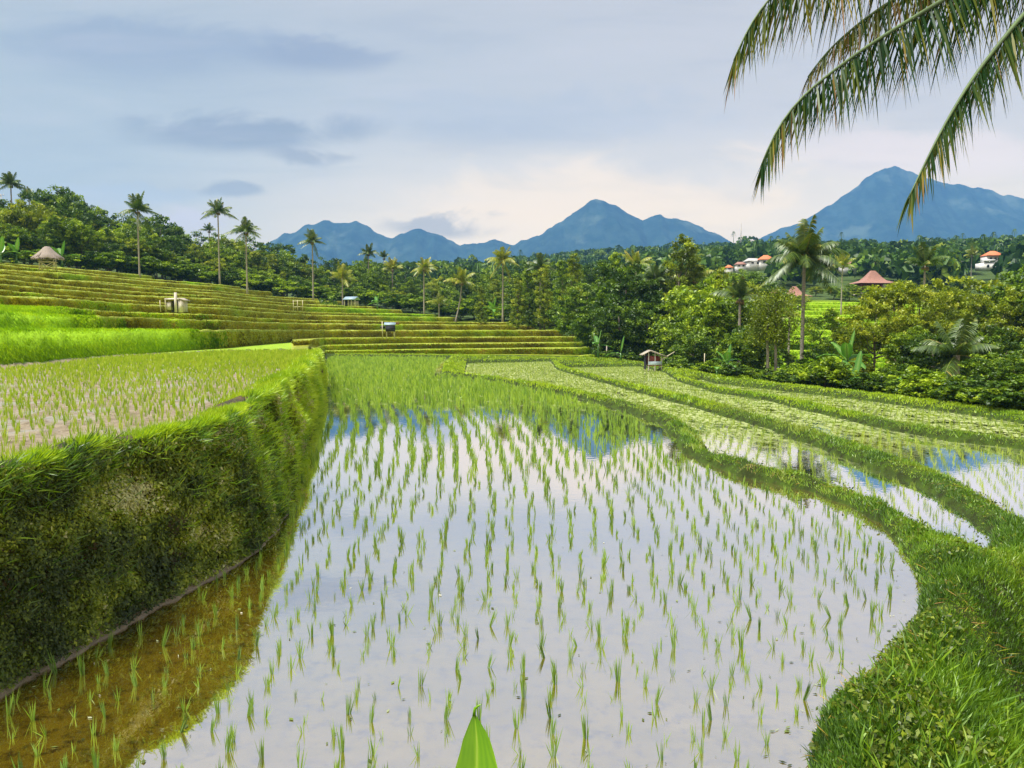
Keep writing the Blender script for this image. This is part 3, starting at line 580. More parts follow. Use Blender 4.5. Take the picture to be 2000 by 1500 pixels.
for ci, px0 in enumerate(CP):
    D, Zp = prof(px0); rd = [D[0]-1.5, D[0]-.3]; rz = [Zp[0]-3.5, Zp[0]-.3]; rk = [0, 0]; cz = Zp[0]
    for kk in range(NL):
        d = level_D(px0, kk, D, Zp)
        if d is None:
            dd_ = D[0] if LEV[kk] <= Zp[0]+.02 else D[4]; zz_ = cz
            rd += [dd_]*7; rz += [zz_]*7; rk += [2]*7
        else:
            z1 = LEV[kk]; dz = z1-cz; LD[ci, kk] = d; LZ0[ci, kk] = cz
            w_ = 1+5.5*np.clip((470-px0)/60, 0, 1)*np.clip((48-d)/6, 0, 1); nl_ = w_ > 1.5
            j = float(vn(px0/9., kk*2.1, 8))*(.55 if d < 50 else .3)
            zl_ = .12*float(vn(px0/6., kk*3.3, 12)); rd += [d-.16*w_, d-.06*w_+j*.4, d+.05*w_+j*.4, d+.13*w_, d+.22*w_, d+.85+.2*w_, d+1.0+.2*w_]; rz += [cz, cz+dz*(.4 if not nl_ else .52), cz+dz*(.90 if not nl_ else .88), z1+.0+zl_*.5, z1+.09+zl_, z1+.08+zl_*.6, z1]; rk += [0, 0, 0, 1, 1, 1, 2] if not nl_ else [0]*7; cz = z1
    dcur = D[4]
    for a in range(4, 8):
        for s in post:
            dd_ = D[a]+(D[a+1]-D[a])*s; zz_ = Zp[a]+(Zp[a+1]-Zp[a])*s
            if D[a+1] <= 250: zz_ = zz_
            zz_ = zz_+(min(dd_-D[4], 400)/400)*12*float(fbm(dd_/130., px0*dd_/F/130., 1, 3))*(1 if dd_ < 1400 else 0)
            rd.append(dd_); rz.append(zz_); rk.append(3)
    rd.append(2400); rz.append(-7); rk.append(3)
    rowsD.append(rd); rowsZ.append(rz); rowsK.append(rk)
rowsD = np.array(rowsD); rowsZ = np.array(rowsZ); rowsK = np.array(rowsK, float)
rowsZ += (rowsK == 3)*0
VX = (CP[:, None]-1000)/F*rowsD
lush = np.clip(vn(VX*.07, rowsD*.11, 2)*3+vn(VX*.3, rowsD*.3, 5)*1.2-.65, 0, 1)
lush = np.maximum(lush, np.clip((450-CP[:, None])/60, 0, 1)*np.clip((52-rowsD)/8, 0, 1))
lush = np.maximum(lush, np.clip((CP[:, None]-1120)/60, 0, 1)*.85); lush = np.maximum(lush, np.clip(1-(rowsD-prof(900)[0][0])/22, 0, 1)*(CP[:, None] > 625)*.5)
terr = MB().grid(np.stack([VX, rowsD, rowsZ], -1)).build('terrain', M['terrain'], smooth=True, extra={'part': rowsK, 'lush': lush}); tag(terr, kind='structure')
# grass on the risers
oa = MB(); la = MB()
def riser_blades(n, pa, pb, dmin, dmax, Lr, wr, dens=1.):
    ci = rng.integers(np.searchsorted(CP, pa), np.searchsorted(CP, pb)-1, n); kk = rng.integers(0, NL, n); fr = rng.random(n)
    d = LD[ci, kk]*(1-fr)+LD[ci+1, kk]*fr; f = np.isfinite(d) & (d > dmin) & (d < dmax); ci, kk, fr, d = ci[f], kk[f], fr[f], d[f]
    px_ = CP[ci]+6*fr; w_ = 1+5.5*np.clip((470-px_)/60, 0, 1)*np.clip((48-d)/6, 0, 1); tt = rng.uniform(0, 1, len(d))*np.where(w_ > 1.5, 1.25, .88); z = LZ0[ci, kk]+(LEV[kk]-LZ0[ci, kk])*np.minimum(tt, 1)**np.where(w_ > 1.5, .75, 1); y = d-.2*w_+tt*.36*w_; x = (px_-1000)/F*y
    k = len(d); L = rng.uniform(*Lr, k); d0 = np.stack([rng.normal(0, .4, k), -.8+rng.normal(0, .3, k), 1.0+0*x], -1)
    lu = np.clip(vn(x*.07, y*.11, 2)*3+vn(x*.3, y*.3, 5)*1.2-.65, 0, 1); lu = np.maximum(lu, (px_ < 450)*(y < 52)); lu = np.maximum(lu, (px_ > 1120)*.8); lu = np.maximum(lu, np.clip(1-(y-75)/22, 0, 1)*(px_ > 625)*.4)
    isl = rng.random(k) < lu; cc = np.clip(.42+fbm(x*.35, y*.35, 6, 4)*.9+rng.normal(0, .15, k)+(tt-.5)*.15, 0, 1)
    W = rng.uniform(*wr, k)
    for mbx, s in ((oa, ~isl), (la, isl)):
        if s.any(): ribbons(mbx, np.stack([x, y, z], -1)[s], d0[s], np.array([0, -.25, -.75])*L[s][:, None], L[s], W[s], nseg=2, r=cc[s])
riser_blades(420000, -150, 1240, 46, 155, (.14, .32), (.04, .09))
riser_blades(330000, -150, 450, 15, 46, (.16, .34), (.016, .03))
riser_blades(60000, 1400, 2060, 90, 180, (.2, .5), (.05, .1))
tag(oa.build('terrace_grass', M['olive']), 'olive and straw coloured grass on the stepped terrace risers', 'grass', kind='stuff')
tag(la.build('terrace_lush_grass', M['lush']), 'lush bright grass on the near left terrace banks', 'grass', kind='stuff')
# ------------------------------------------------------------------ mountains and far plain
m, t = mat('mountain'); p = t.pos(); nA = t.noise(p, .004, 8, .6); nB = t.noise(p, .03, 6, .65)
nC = t.noise(p, .012, 8, .75); c = t.mix(t.rng(nC, .42, .58), (.012, .030, .024), (.028, .055, .042)); c = t.mix(t.rng(nB, .52, .66), c, (.010, .035, .025)); c = t.mix(t.rng(nA, .55, .68), c, (.07, .10, .07))
b = t.new('ShaderNodeBsdfDiffuse'); t.put(b.inputs[0], c); finish(t, b.outputs[0]); M['mountain'] = m
def mountain(name, sky_, D0, wf, wb, amp, seed):
    xs = [a for a, _ in sky_]; zs = [D0*(645-b)/F*1.003+CH for _, b in sky_]
    pp = np.arange(xs[0], xs[-1]+.1, 4.); S = np.interp(pp, xs, zs)+fbm(pp*.05, 0*pp+seed, 0, 5)*16
    dd_ = np.concatenate([np.linspace(-wf, 0, 90), np.linspace(0, wb, 24)[1:]])
    X0 = (pp-1000)/F*D0
    Y = D0+dd_[None]+0*X0[:, None]; Xg = X0[:, None]*(1+dd_[None]/D0*.35)
    tt = np.where(dd_ < 0, -dd_/wf, dd_/wb)[None]
    prof_ = np.clip(1-tt, 0, 1)**1.5
    rid = 1-2*np.abs(fbm(Xg/420.+fbm(Xg/600., Y/600., seed)*.8, Y/1500., seed, 3)); rid2 = 1-2*np.abs(fbm(Xg/110., Y/500., seed+3, 4))
    Zg = S[:, None]*prof_+(amp*(rid-.75)+amp*.35*(rid2-.7))*np.sqrt(np.clip(tt*4, 0, 1))*np.clip(1.25-tt, 0, 1)*np.clip(S[:, None]/500, .25, 1)
    Zg = Zg-8
    return tag(MB().grid(np.stack([Xg, Y, Zg], -1)).build(name, M['mountain'], smooth=True), kind='structure')
MD = 3900
mountain('mountain', [(300, 640), (420, 560), (500, 492), (540, 468), (600, 443), (635, 434), (700, 436), (740, 455), (770, 466), (800, 452), (822, 448), (850, 456), (900, 477), (930, 476), (965, 467), (1000, 476), (1040, 462), (1080, 443), (1120, 415), (1150, 396), (1165, 393), (1185, 401), (1210, 407), (1250, 431), (1268, 424), (1285, 420), (1310, 427), (1350, 438), (1385, 453), (1430, 478), (1500, 520), (1640, 600), (1700, 640)], MD, 1500, 900, 95, 1)
mountain('mountain', [(1280, 640), (1380, 540), (1440, 490), (1490, 463), (1530, 444), (1580, 424), (1640, 385), (1680, 352), (1710, 335), (1735, 332), (1770, 339), (1800, 352), (1850, 361), (1900, 370), (1950, 384), (2000, 396), (2100, 420), (2300, 462), (2600, 540), (2900, 640)], MD+250, 1500, 850, 110, 5)
me = bpy.data.meshes.new('plain'); me.from_pydata([(-5600, -400, -7.5), (5600, -400, -7.5), (5600, 5200, -7.5), (-5600, 5200, -7.5)], [], [(0, 1, 2, 3)]); me.materials.append(M['mountain'])
tag(link('plain', me), kind='structure')
# ------------------------------------------------------------------ tree kit
M['bark'] = plain('tree_bark', (.16, .13, .10), .9, .5, 9, .6, streak=(1, 1, .3))
M['pale_bark'] = plain('pale_bark', (.42, .38, .31), .85, .4, 9, .5, streak=(1, 1, .3))
M['palm_bark'] = plain('palm_bark', (.34, .30, .25), .9, .4, 5, .7, streak=(1, 1, 6))
M['crown_dark'] = leaf_mat('crown_dark_green', [(0, (.022, .055, .005)), (.45, (.065, .135, .006)), (.8, (.17, .28, .010)), (1, (.30, .42, .02))], .3, .03, .35)
M['crown_mid'] = leaf_mat('crown_mid_green', [(0, (.04, .085, .005)), (.45, (.14, .24, .006)), (.8, (.29, .42, .010)), (1, (.44, .56, .03))], .35, .03, .35)
M['crown_olive'] = leaf_mat('crown_yellow_green', [(0, (.05, .085, .005)), (.45, (.16, .225, .006)), (.8, (.31, .39, .010)), (1, (.46, .50, .04))], .4, .03, .35)
M['palm_dark'] = leaf_mat('palm_leaf_dark', [(0, (.022, .050, .007)), (.5, (.06, .115, .010)), (.9, (.14, .20, .02)), (1, (.34, .27, .05))], .3, .06, .35)
M['palm_yellow'] = leaf_mat('palm_leaf_yellowish', [(0, (.08, .13, .008)), (.5, (.22, .28, .015)), (.9, (.42, .40, .04)), (1, (.55, .36, .10))], .35, .05, .3)
M['banana'] = leaf_mat('banana_leaf', [(0, (.04, .14, .015)), (.5, (.09, .26, .02)), (1, (.24, .42, .08))], .4, .08, .3, rough=.35)
def crown_lobes(shape, R, H, cb, seed):
    q = np.random.default_rng(seed); L = []
    if shape == 'round':
        L.append((0, 0, (cb+H)/2, R*.72, (H-cb)*.42))
        for i in range(9):
            a = i*2.4+q.uniform(-.4, .4); zz = q.uniform(cb+.12*(H-cb), H-.28*(H-cb)); rr = R*q.uniform(.35, .75)
            L.append((math.cos(a)*rr, math.sin(a)*rr, zz, R*q.uniform(.28, .48), (H-cb)*q.uniform(.14, .24)))
    elif shape == 'tall':
        k = 11
        for i in range(k):
            f = i/(k-1); a = i*2.4; rr = R*(.62-.45*f)*q.uniform(.5, 1.1)
            L.append((math.cos(a)*rr, math.sin(a)*rr, cb+(H-cb)*(.08+.82*f), R*(.60-.32*f)*q.uniform(.8, 1.15), (H-cb)*.12*q.uniform(.8, 1.3)))
    elif shape == 'loose':
        for i in range(14):
            a = i*2.4+q.uniform(-.5, .5); f = q.uniform(0, 1); rr = R*q.uniform(.1, .85)
            L.append((math.cos(a)*rr, math.sin(a)*rr, cb+(H-cb)*(.12+.78*f), R*q.uniform(.2, .36), (H-cb)*q.uniform(.07, .13)))
    else:
        for i in range(7):
            a = i*2.4; rr = R*q.uniform(.0, .6); L.append((math.cos(a)*rr, math.sin(a)*rr, H*q.uniform(.3, .68), R*q.uniform(.35, .55), H*q.uniform(.22, .34)))
    return L
def broadleaf(shape, H, R, cb, nclump, nleaf, lsize, seed, bark='bark', trunk_r=.16, clump=.5):
    q = np.random.default_rng(seed); lb = crown_lobes(shape, R, H, cb, seed); tm = MB(); cm = MB()
    zz = np.linspace(0, H*.72, 7); off = np.cumsum(q.normal(0, .10*H/10, (7, 2)), 0); off -= off[0]
    tp = np.column_stack([off, zz]); tp[0, 2] = -.6
    if shape != 'bush': tm.tube(tp, np.linspace(trunk_r*1.25, trunk_r*.35, 7), 8)
    vol = np.array([l[3]**2*l[4] for l in lb])**.67; pick = q.choice(len(lb), nclump, p=vol/vol.sum())
    for i, l in enumerate(lb):
        f = np.clip((l[2]*.72-zz[0])/(zz[-1]-zz[0]), .25, .97) if shape != 'bush' else 0
        st = np.array([np.interp(f*zz[-1], zz, tp[:, 0]), np.interp(f*zz[-1], zz, tp[:, 1]), f*zz[-1]]) if shape != 'bush' else np.array([0, 0, -.2])
        en = np.array(l[:3]); mid = (st+en)/2+np.array([0, 0, -.05*H]); tm.tube([st, mid, en], [trunk_r*.42, trunk_r*.28, trunk_r*.1], 6)
    C = []; Rr = []
    for i in pick:
        l = lb[i]; d = q.normal(size=3); d /= np.linalg.norm(d); d[2] = d[2]*.9+.12; rad = q.uniform(.6, 1.08)
        c = np.array(l[:3])+d*np.array([l[3], l[3], l[4]])*rad; C.append(c); Rr.append(clump*q.uniform(.6, 1.2))
    C = np.array(C); Rr = np.array(Rr); base = np.clip(q.normal(.45, .26, len(C)), 0, 1)
    d = q.normal(size=(len(C), nleaf, 3)); d = norm(d)*(q.random((len(C), nleaf, 1))**.45); d[..., 2] *= .6
    P = C[:, None]+d*Rr[:, None, None]; r = np.clip(base[:, None]+q.normal(0, .13, (len(C), nleaf)), 0, 1)
    leaves(cm, P.reshape(-1, 3), lsize*q.uniform(.7, 1.3, P.shape[0]*nleaf), r.ravel(), up=.7)
    return tm, cm
PROTO = {}
def proto(key, name, shape, H, R, cb, nc, nl, ls, seed, crown, bark='bark', tr=.16, clump=.5):
    tm, cm = broadleaf(shape, H, R, cb, nc, nl, ls, seed, bark, tr, clump)
    H = float(np.percentile(np.concatenate(cm.V)[:, 2], 99.5)); PROTO[key] = dict(tm=tm, cm=cm, name=name, H=H, crown=crown, bark=bark, me=None)
proto('rd1', 'broadleaf_tree', 'round', 11, 4.6, .7, 260, 52, .34, 11, 'crown_dark', clump=.75)
proto('rd2', 'broadleaf_tree', 'round', 11, 4.1, .6, 240, 52, .34, 12, 'crown_dark', clump=.75)
proto('rm1', 'broadleaf_tree', 'round', 10, 4.2, .7, 240, 52, .32, 13, 'crown_mid', clump=.7)
proto('rm2', 'broadleaf_tree', 'round', 10, 3.8, .7, 220, 52, .32, 14, 'crown_mid', clump=.65)
proto('ro1', 'broadleaf_tree', 'round', 9, 3.9, .7, 230, 48, .30, 15, 'crown_olive', clump=.62)
proto('tm1', 'tall_tree', 'tall', 13, 2.9, .8, 250, 52, .30, 16, 'crown_mid', clump=.62)
proto('td1', 'tall_tree', 'tall', 13, 2.8, .8, 250, 52, .30, 17, 'crown_dark', clump=.62)
proto('to1', 'tall_tree', 'tall', 13, 2.8, .8, 230, 48, .28, 18, 'crown_olive', clump=.58)
proto('lo1', 'feathery_tree', 'loose', 9, 3.3, 1.3, 330, 55, .17, 19, 'crown_olive', clump=.42, tr=.10)
proto('lo2', 'feathery_tree', 'loose', 9, 3.0, 1.0, 330, 55, .17, 20, 'crown_olive', clump=.40, tr=.10)
proto('lm1', 'feathery_tree', 'loose', 9, 3.0, 1.6, 320, 55, .18, 21, 'crown_mid', clump=.42, tr=.10)
proto('ld1', 'leafy_tree', 'round', 7, 3.2, .5, 380, 50, .20, 22, 'crown_dark', clump=.42, tr=.10)
proto('ld2', 'leafy_tree', 'round', 7, 2.8, .4, 360, 50, .20, 23, 'crown_dark', clump=.42, tr=.10)
proto('bu1', 'leafy_shrub', 'bush', 2.4, 1.6, .2, 90, 45, .17, 24, 'crown_mid', tr=.05, clump=.30)
proto('bu2', 'leafy_shrub', 'bush', 2.4, 1.5, .2, 90, 45, .17, 25, 'crown_dark', tr=.05, clump=.30)
def gz(x, y):
    if y > backD(float(pxof(x, y))): return back_z(x, y)
    return float(ground_h(np.array([x]), np.array([y]), False)[0][0])
def tree(key, px, D, top, label, group=None, zb=None, wide=1.):
    p = PROTO[key]; x = atC(px, D); z0 = gz(x, D)-.1 if zb is None else zb
    Ht = (645-top)/F*D+CH-z0; s = max(Ht, 1.)/p['H']
    root = empty(p['name'], (x, D, z0), random.uniform(0, 6.28), label, 'shrub' if 'shrub' in p['name'] else 'tree', group)
    if p['me'] is None:
        a = p['tm'].build('trunk' if 'shrub' not in p['name'] else 'stems', M[p['bark']], root, smooth=True); c = p['cm'].build('crown', M[p['crown']], root); p['me'] = (a.data, c.data)
        p['tm'] = p['cm'] = None
    else:
        link('trunk' if 'shrub' not in p['name'] else 'stems', p['me'][0], root); link('crown', p['me'][1], root)
    sw = s**.75*wide*(1 if p['H'] > 3 else 1); root.scale = (sw, sw, s); return root
# ---- coconut palms
def frond_mesh(L, el, droop, seed, nl=46, ll=.62, wid=.05, fold=.55, spread=1.):
    q = np.random.default_rng(seed); mb = MB(); tt = np.linspace(0, 1, 12)
    e = math.radians(el); px_ = L*(tt*math.cos(e)); pz_ = L*(tt*math.sin(e))-droop*L*tt**2.1
    px_ = px_*(1-.10*tt**2*max(0, droop)); P = np.column_stack([px_, .10*L*q.normal()*tt**2*.4, pz_])
    mb.tube(P, np.linspace(.045, .008, 12), 5, r=.85)
    T = norm(np.gradient(P, axis=0)); s = np.linspace(.12, 1, nl)
    for sg in (-1, 1):
        B = np.stack([np.interp(s, tt, P[:, i]) for i in range(3)], -1); Tn = norm(np.stack([np.interp(s, tt, T[:, i]) for i in range(3)], -1))
        side = norm(np.cross(Tn, [0, 0, 1.]))*sg; ln = ll*L/3.6*np.sin(PI*np.clip(s*.86+.12, 0, 1))**.6*q.uniform(.8, 1.1, nl)*1.0
        up_ = np.cross(side*sg, Tn)
        d0 = side*spread+Tn*(.35+.9*s[:, None]**3)-np.array([0, 0, 1.])*fold*q.uniform(.3, 1.3, nl)[:, None]
        ribbons(mb, B, d0, np.array([0, 0, -.85])*ln[:, None], ln*1.25, wid*q.uniform(.8, 1.2, nl), side=Tn, nseg=3, r=np.clip(.45+.2*q.normal(size=nl)+.25*s**4, 0, 1), prof=np.array([.6, 1, .75]))
    return mb
FR = {}
for key, mt in (('d', 'palm_dark'), ('y', 'palm_yellow')):
    for i, (el, dr) in enumerate(((74, .30), (52, .42), (28, .50), (4, .48), (-30, .34))):
        FR[key, i] = frond_mesh(3.6, el, dr, 40+i, wid=.075 if key == 'd' else .07)
FRM = {}
nutm = MB()
for i in range(9):
    a = i*2.4; c = np.array([math.cos(a)*.28, math.sin(a)*.28, -.25-.12*(i % 3)]); th = np.linspace(0, PI, 6); nutm.tube([c+np.array([0, 0, .15*math.cos(v)]) for v in th], [.02+.12*math.sin(v) for v in th], 7)
M['nut'] = plain('coconut', (.22, .16, .05), .6, .5, 4, .1)
NUT = None
def palm(px, D, cpy, label, group='coconut palms', fl=3.6, n=20, tone='d', zb=None, bend=0., nuts=True, dead=0, tr=.13, els=(5, 5, 5, 3, 3)):
    global NUT
    x = atC(px, D); z0 = (gz(x, D)-.1) if zb is None else zb; H = (645-cpy)/F*D+CH-z0
    root = empty('coconut_palm', (x, D, z0), 0, label, 'palm tree', group)
    tt = np.linspace(0, 1, 9); tb = MB(); bxo = bend*np.sin(tt*PI/2)
    pts = np.column_stack([bxo-bend, .0*tt, tt*H]); pts[0, 2] = -.3
    tb.tube(pts, np.r_[tr*1.9, tr*1.25, np.linspace(tr*1.1, tr*.85, 7)], 8); tb.build('trunk', M['palm_bark'], root, smooth=True)
    a0 = random.uniform(0, 6.28); lst = sum(([i]*k for i, k in enumerate(els)), [])[:n] if n < sum(els) else sum(([i]*k for i, k in enumerate(els)), [])
    for j, i in enumerate(lst):
        if (tone, i) not in FRM: o = FR[tone, i].build('frond', M['palm_dark' if tone == 'd' else 'palm_yellow'], root); FRM[tone, i] = o.data
        else: o = link('frond', FRM[tone, i], root)
        o.location = (0, 0, H); o.rotation_euler = (0, random.uniform(-.28, .25), a0+j*2.399+random.uniform(-.15, .15)); s = fl/3.6*random.uniform(.72, 1.12); o.scale = (s, s, s)
    if nuts:
        if NUT is None: o = nutm.build('coconuts', M['nut'], root, smooth=True); NUT = o.data
        else: o = link('coconuts', NUT, root)
        o.location = (0, 0, H); 
    return root
# ---- banana plants
def banana_leaf(L, el, droop, seed, wid=.30):
    q = np.random.default_rng(seed); tt = np.linspace(0, 1, 13); e = math.radians(el)
    P = np.column_stack([L*tt*math.cos(e), 0*tt, L*tt*math.sin(e)-droop*L*tt**2]); w_ = wid*L*np.where(tt < .12, .06, np.sin(PI*np.clip((tt-.10)/.9, 0, 1)**.75)**.6)*.5
    V = np.stack([P+np.array([0, s, .22*abs(s)-.12*s*s])*w_[:, None]*[1, 1, 1] for s in (-1, -.5, 0, .5, 1)], 1)
    V[:, :, 2] += q.normal(0, .012, V.shape[:2])*L
    mb = MB().grid(V, np.broadcast_to(np.array([.3, .55, .95, .5, .35]), V.shape[:2])); mb.tube(P-[0, 0, .01], np.linspace(.03, .006, 13)*L/1.8, 5, r=.95); return mb
BL = [banana_leaf(2., 80, .12, 1), banana_leaf(2., 60, .35, 2), banana_leaf(2., 38, .5, 3), banana_leaf(1.8, 15, .45, 4)]; BLM = {}
def banana(px, D, label, H=1.2, s=1., idx=(0, 1, 1, 2, 2, 3), zb=None, az=None, base_py=None, group='banana plants'):
    x = atC(px, D); z0 = gz(x, D)-.05 if zb is None else zb
    if base_py is not None: z0 = (645-base_py)/F*D+CH
    root = empty('banana_plant', (x, D, z0), 0, label, 'banana plant', group)
    MB().tube([(0, 0, -.2), (.03, 0, H*.5), (0, 0, H)], [.13*s, .10*s, .05*s], 8, r=.4).build('stem', M['banana'], root, smooth=True)
    for j, i in enumerate(idx):
        if i not in BLM: o = BL[i].build('leaf', M['banana'], root, smooth=True); BLM[i] = o.data
        else: o = link('leaf', BLM[i], root)
        o.location = (0, 0, H*.93); o.scale = (s, s, s); o.rotation_euler = (0, 0, (az[j] if az else random.uniform(-.4, .4)+j*2.2))
    return root
def hit(px, py):
    """depth and height where the line of sight meets the ground"""
    for D in np.geomspace(24, 1100, 900):
        z = CH-(py-645)/F*D; x = atC(px, D)
        D0, Zp = prof(px)
        g_ = float(np.interp(D, D0, Zp)) if D > D0[0] else (1.3 if px < 600 and D > 24 else (0. if px < 880 else -1.2))
        if z <= g_: return D, g_
    return 400., 0.
# ------------------------------------------------------------------ coconut palms (label, column, foot row or depth, crown row, ...)
ordw = ['first', 'second', 'third', 'fourth', 'fifth', 'sixth', 'seventh', 'eighth', 'ninth', 'tenth']
def palm_at(px, by, cy_, lab, **k):
    D, z = hit(px, by); D = min(D, prof(px)[0][4]-1.5); return palm(px, D, cy_, lab, zb=gz(atC(px, D), D)-.15, **k)
palm(36, 150, 366, 'tall coconut palm on the skyline above the utility pole', fl=4.1, n=18)
palm(70, 172, 388, 'smaller coconut palm peeping over the trees right of the skyline palm', fl=3.0, n=14, els=(4, 4, 4, 2, 0))
palm_at(278, 524, 415, 'tall coconut palm with yellowish hanging fronds at the forest edge right of the thatched hut', fl=4.3)
palm_at(433, 557, 417, 'tallest slender coconut palm at the upper terrace edge, dark crown against the sky', fl=3.3, n=18)
palm(415, 195, 453, 'small coconut palm crown just left behind the tallest slender palm', fl=2.9, n=13)
palm_at(486, 570, 455, 'coconut palm with bushy crown just right of the tallest slender palm', fl=3.5, n=20)
palm_at(614, 586, 473, 'coconut palm with straight pale trunk standing before the left blue hill', fl=3.2, n=20)
palm_at(671, 592, 545, 'short yellowish coconut palm with arching fronds above the blue-roofed shed', fl=4.2, n=13, tone='y', nuts=False, els=(4, 4, 4, 1, 0))
palm(722, 195, 497, 'dark coconut palm rising over the forest behind the blue-roofed shed', fl=3.6, n=16, els=(5, 5, 4, 2, 0))
palm(752, 215, 505, 'faint small coconut palm right of the dark palm over the forest', fl=3.0, n=12)
palm(768, 175, 527, 'drooping pale coconut palm half sunk in the forest centre', fl=3.6, n=16, tone='y')
palm_at(829, 611, 525, 'coconut palm with orange hanging fronds right of the small grey shed', fl=3.3, n=20, tone='y')
palm_at(902, 617, 552, 'leaning yellow coconut palm between the orange-fronded palm and the white-trunked palm', fl=3.8, n=16, tone='y', bend=1.2)
palm_at(858, 611, 594, 'very low young palm on the terrace beside the orange-fronded palm', fl=2.9, n=11, tone='y', nuts=False, els=(3, 4, 4, 0, 0))
palm_at(982, 622, 510, 'tall coconut palm with a long white trunk at the terrace end', fl=3.5, n=20, tone='y')
palm(1055, 122, 523, 'dark coconut palm crowded by trees right of the white-trunked palm', fl=3.0, n=18)
palm(1240, 118, 520, 'yellow green coconut palm behind the big dark round trees', fl=3.6, n=16, tone='y')
palm(1278, 96, 548, 'dark coconut palm with dead orange frond beside the tall middle tree', fl=3.7, n=18, els=(5, 5, 5, 1, 2))
palm(1352, 92, 545, 'coconut palm tangled in the crown right of the tall middle tree', fl=3.4, n=16, tone='y')
palm(1443, 72, 583, 'dark upright coconut palm between the middle trees and the twin-trunked tree', fl=3.0, n=15, els=(6, 5, 3, 1, 0))
palm(1566, 58, 505, 'largest coconut palm, tall with full crown, right of the twin-trunked tree', fl=4.0, n=27, els=(6, 7, 6, 5, 4), tr=.14)
palm(1640, 150, 520, 'coconut palm behind the full-crowned largest palm, near the pavilion', fl=4.0, n=14, tone='y')
palm(1800, 88, 520, 'dark upright coconut palm right of the steep-roofed pavilion', fl=3.4, n=17, els=(7, 5, 4, 1, 0))
palm(1868, 42, 694, 'short young coconut palm with huge arching fronds at the right treeline', fl=3.1, n=15, nuts=False, els=(4, 4, 4, 2, 1), tr=.2, tone='d')
palm(1890, 250, 500, 'small golden coconut palm left of the white two-storey house', fl=4.0, n=14, tone='y')
palm(1540, 84, 620, 'little pale yellow palm low behind the trunk of the largest palm', fl=1.8, n=9, tone='y', nuts=False, els=(3, 3, 3, 0, 0))
# ------------------------------------------------------------------ trees
LM = [(-400, 'left edge'), (20, 'utility pole'), (110, 'thatched hut'), (278, 'yellow-fronded tall palm'), (433, 'tallest slender palm'), (530, 'bushy-crowned palm'), (614, 'straight pale palm'), (690, 'blue-roofed shed'), (800, 'small grey shed'), (829, 'orange-fronded palm'), (902, 'leaning yellow palm'), (982, 'white-trunked palm'), (1100, 'terrace end'), (1275, 'red field hut'), (1505, 'twin-trunked tree'), (1566, 'largest palm'), (1700, 'steep-roofed pavilion'), (1868, 'young arching palm'), (1930, 'white two-storey house')]
CNT = {}
def rowlab(px, desc, row):
    i = max(j for j, (a, _) in enumerate(LM) if a <= px or j == 0); k = (row, i); CNT[k] = CNT.get(k, 0)+1
    return f"{desc} in {row}, {ordw[CNT[k]-1]} right of {LM[i][1]}" if i else f"{desc} in {row}, {ordw[CNT[k]-1]} from the left edge"
DESC = {'rd1': 'broad dark tree', 'rd2': 'round dark tree', 'rm1': 'broad green tree', 'rm2': 'round green tree', 'ro1': 'yellowish tree', 'tm1': 'tall green tree', 'td1': 'tall dark tree', 'to1': 'tall yellowish tree', 'lo1': 'feathery olive tree', 'lo2': 'airy olive tree', 'lm1': 'airy green tree', 'ld1': 'dense leafy tree', 'ld2': 'dense leafy dark tree', 'bu1': 'green shrub', 'bu2': 'dark shrub'}
SKY = [(-160, 395), (0, 385), (60, 415), (95, 395), (125, 378), (165, 385), (200, 412), (240, 425), (300, 425), (340, 438), (380, 458), (430, 462), (490, 472), (550, 478), (600, 500), (660, 508), (720, 508), (780, 525), (830, 540), (870, 536), (930, 530), (1000, 522), (1060, 505), (1130, 512), (1180, 515)]
sx, sy = [a for a, _ in SKY], [b_ for _, b_ in SKY]
seqb = ['rd1', 'rd2', 'rm1', 'rd2', 'td1', 'rd1', 'rm2', 'ro1', 'rd1', 'rd2', 'rm1', 'td1']
seqf = ['rm1', 'to1', 'rd2', 'rm2', 'ro1', 'rd1', 'lo1', 'rm2', 'td1', 'rm1', 'ro1', 'rd2', 'lm1', 'rm2']
def forest_row(row, x0, x1, step, dD, seq, dtop, seed, group):
    q = random.Random(seed); px = x0; i = seed
    while px < x1:
        D = prof(px)[0][4]+dD*(1+q.uniform(-.15, .15)); k = seq[i % len(seq)]; i += 1
        tree(k, px, D, float(np.interp(px, sx, sy))+dtop+q.uniform(-6, 9), rowlab(px, DESC[k], row), group, wide=q.uniform(.95, 1.2)); px += step*q.uniform(.8, 1.2)
forest_row('rear forest row', -130, 1120, 34, 62, seqb, 0, 1, 'rear trees of the forest behind the terraces')
forest_row('middle forest row', -120, 1130, 33, 34, seqf[::-1], 22, 2, 'middle trees of the forest behind the terraces')
forest_row('front forest row', -130, 1120, 26, 9, seqf, 50, 3, 'front trees of the forest behind the terraces')
tree('rd1', 128, 150, 376, 'biggest dark tree on the left skyline, right of the skyline palms')
tree('ro1', 55, 128, 400, 'bright yellow green tree beside the utility pole')
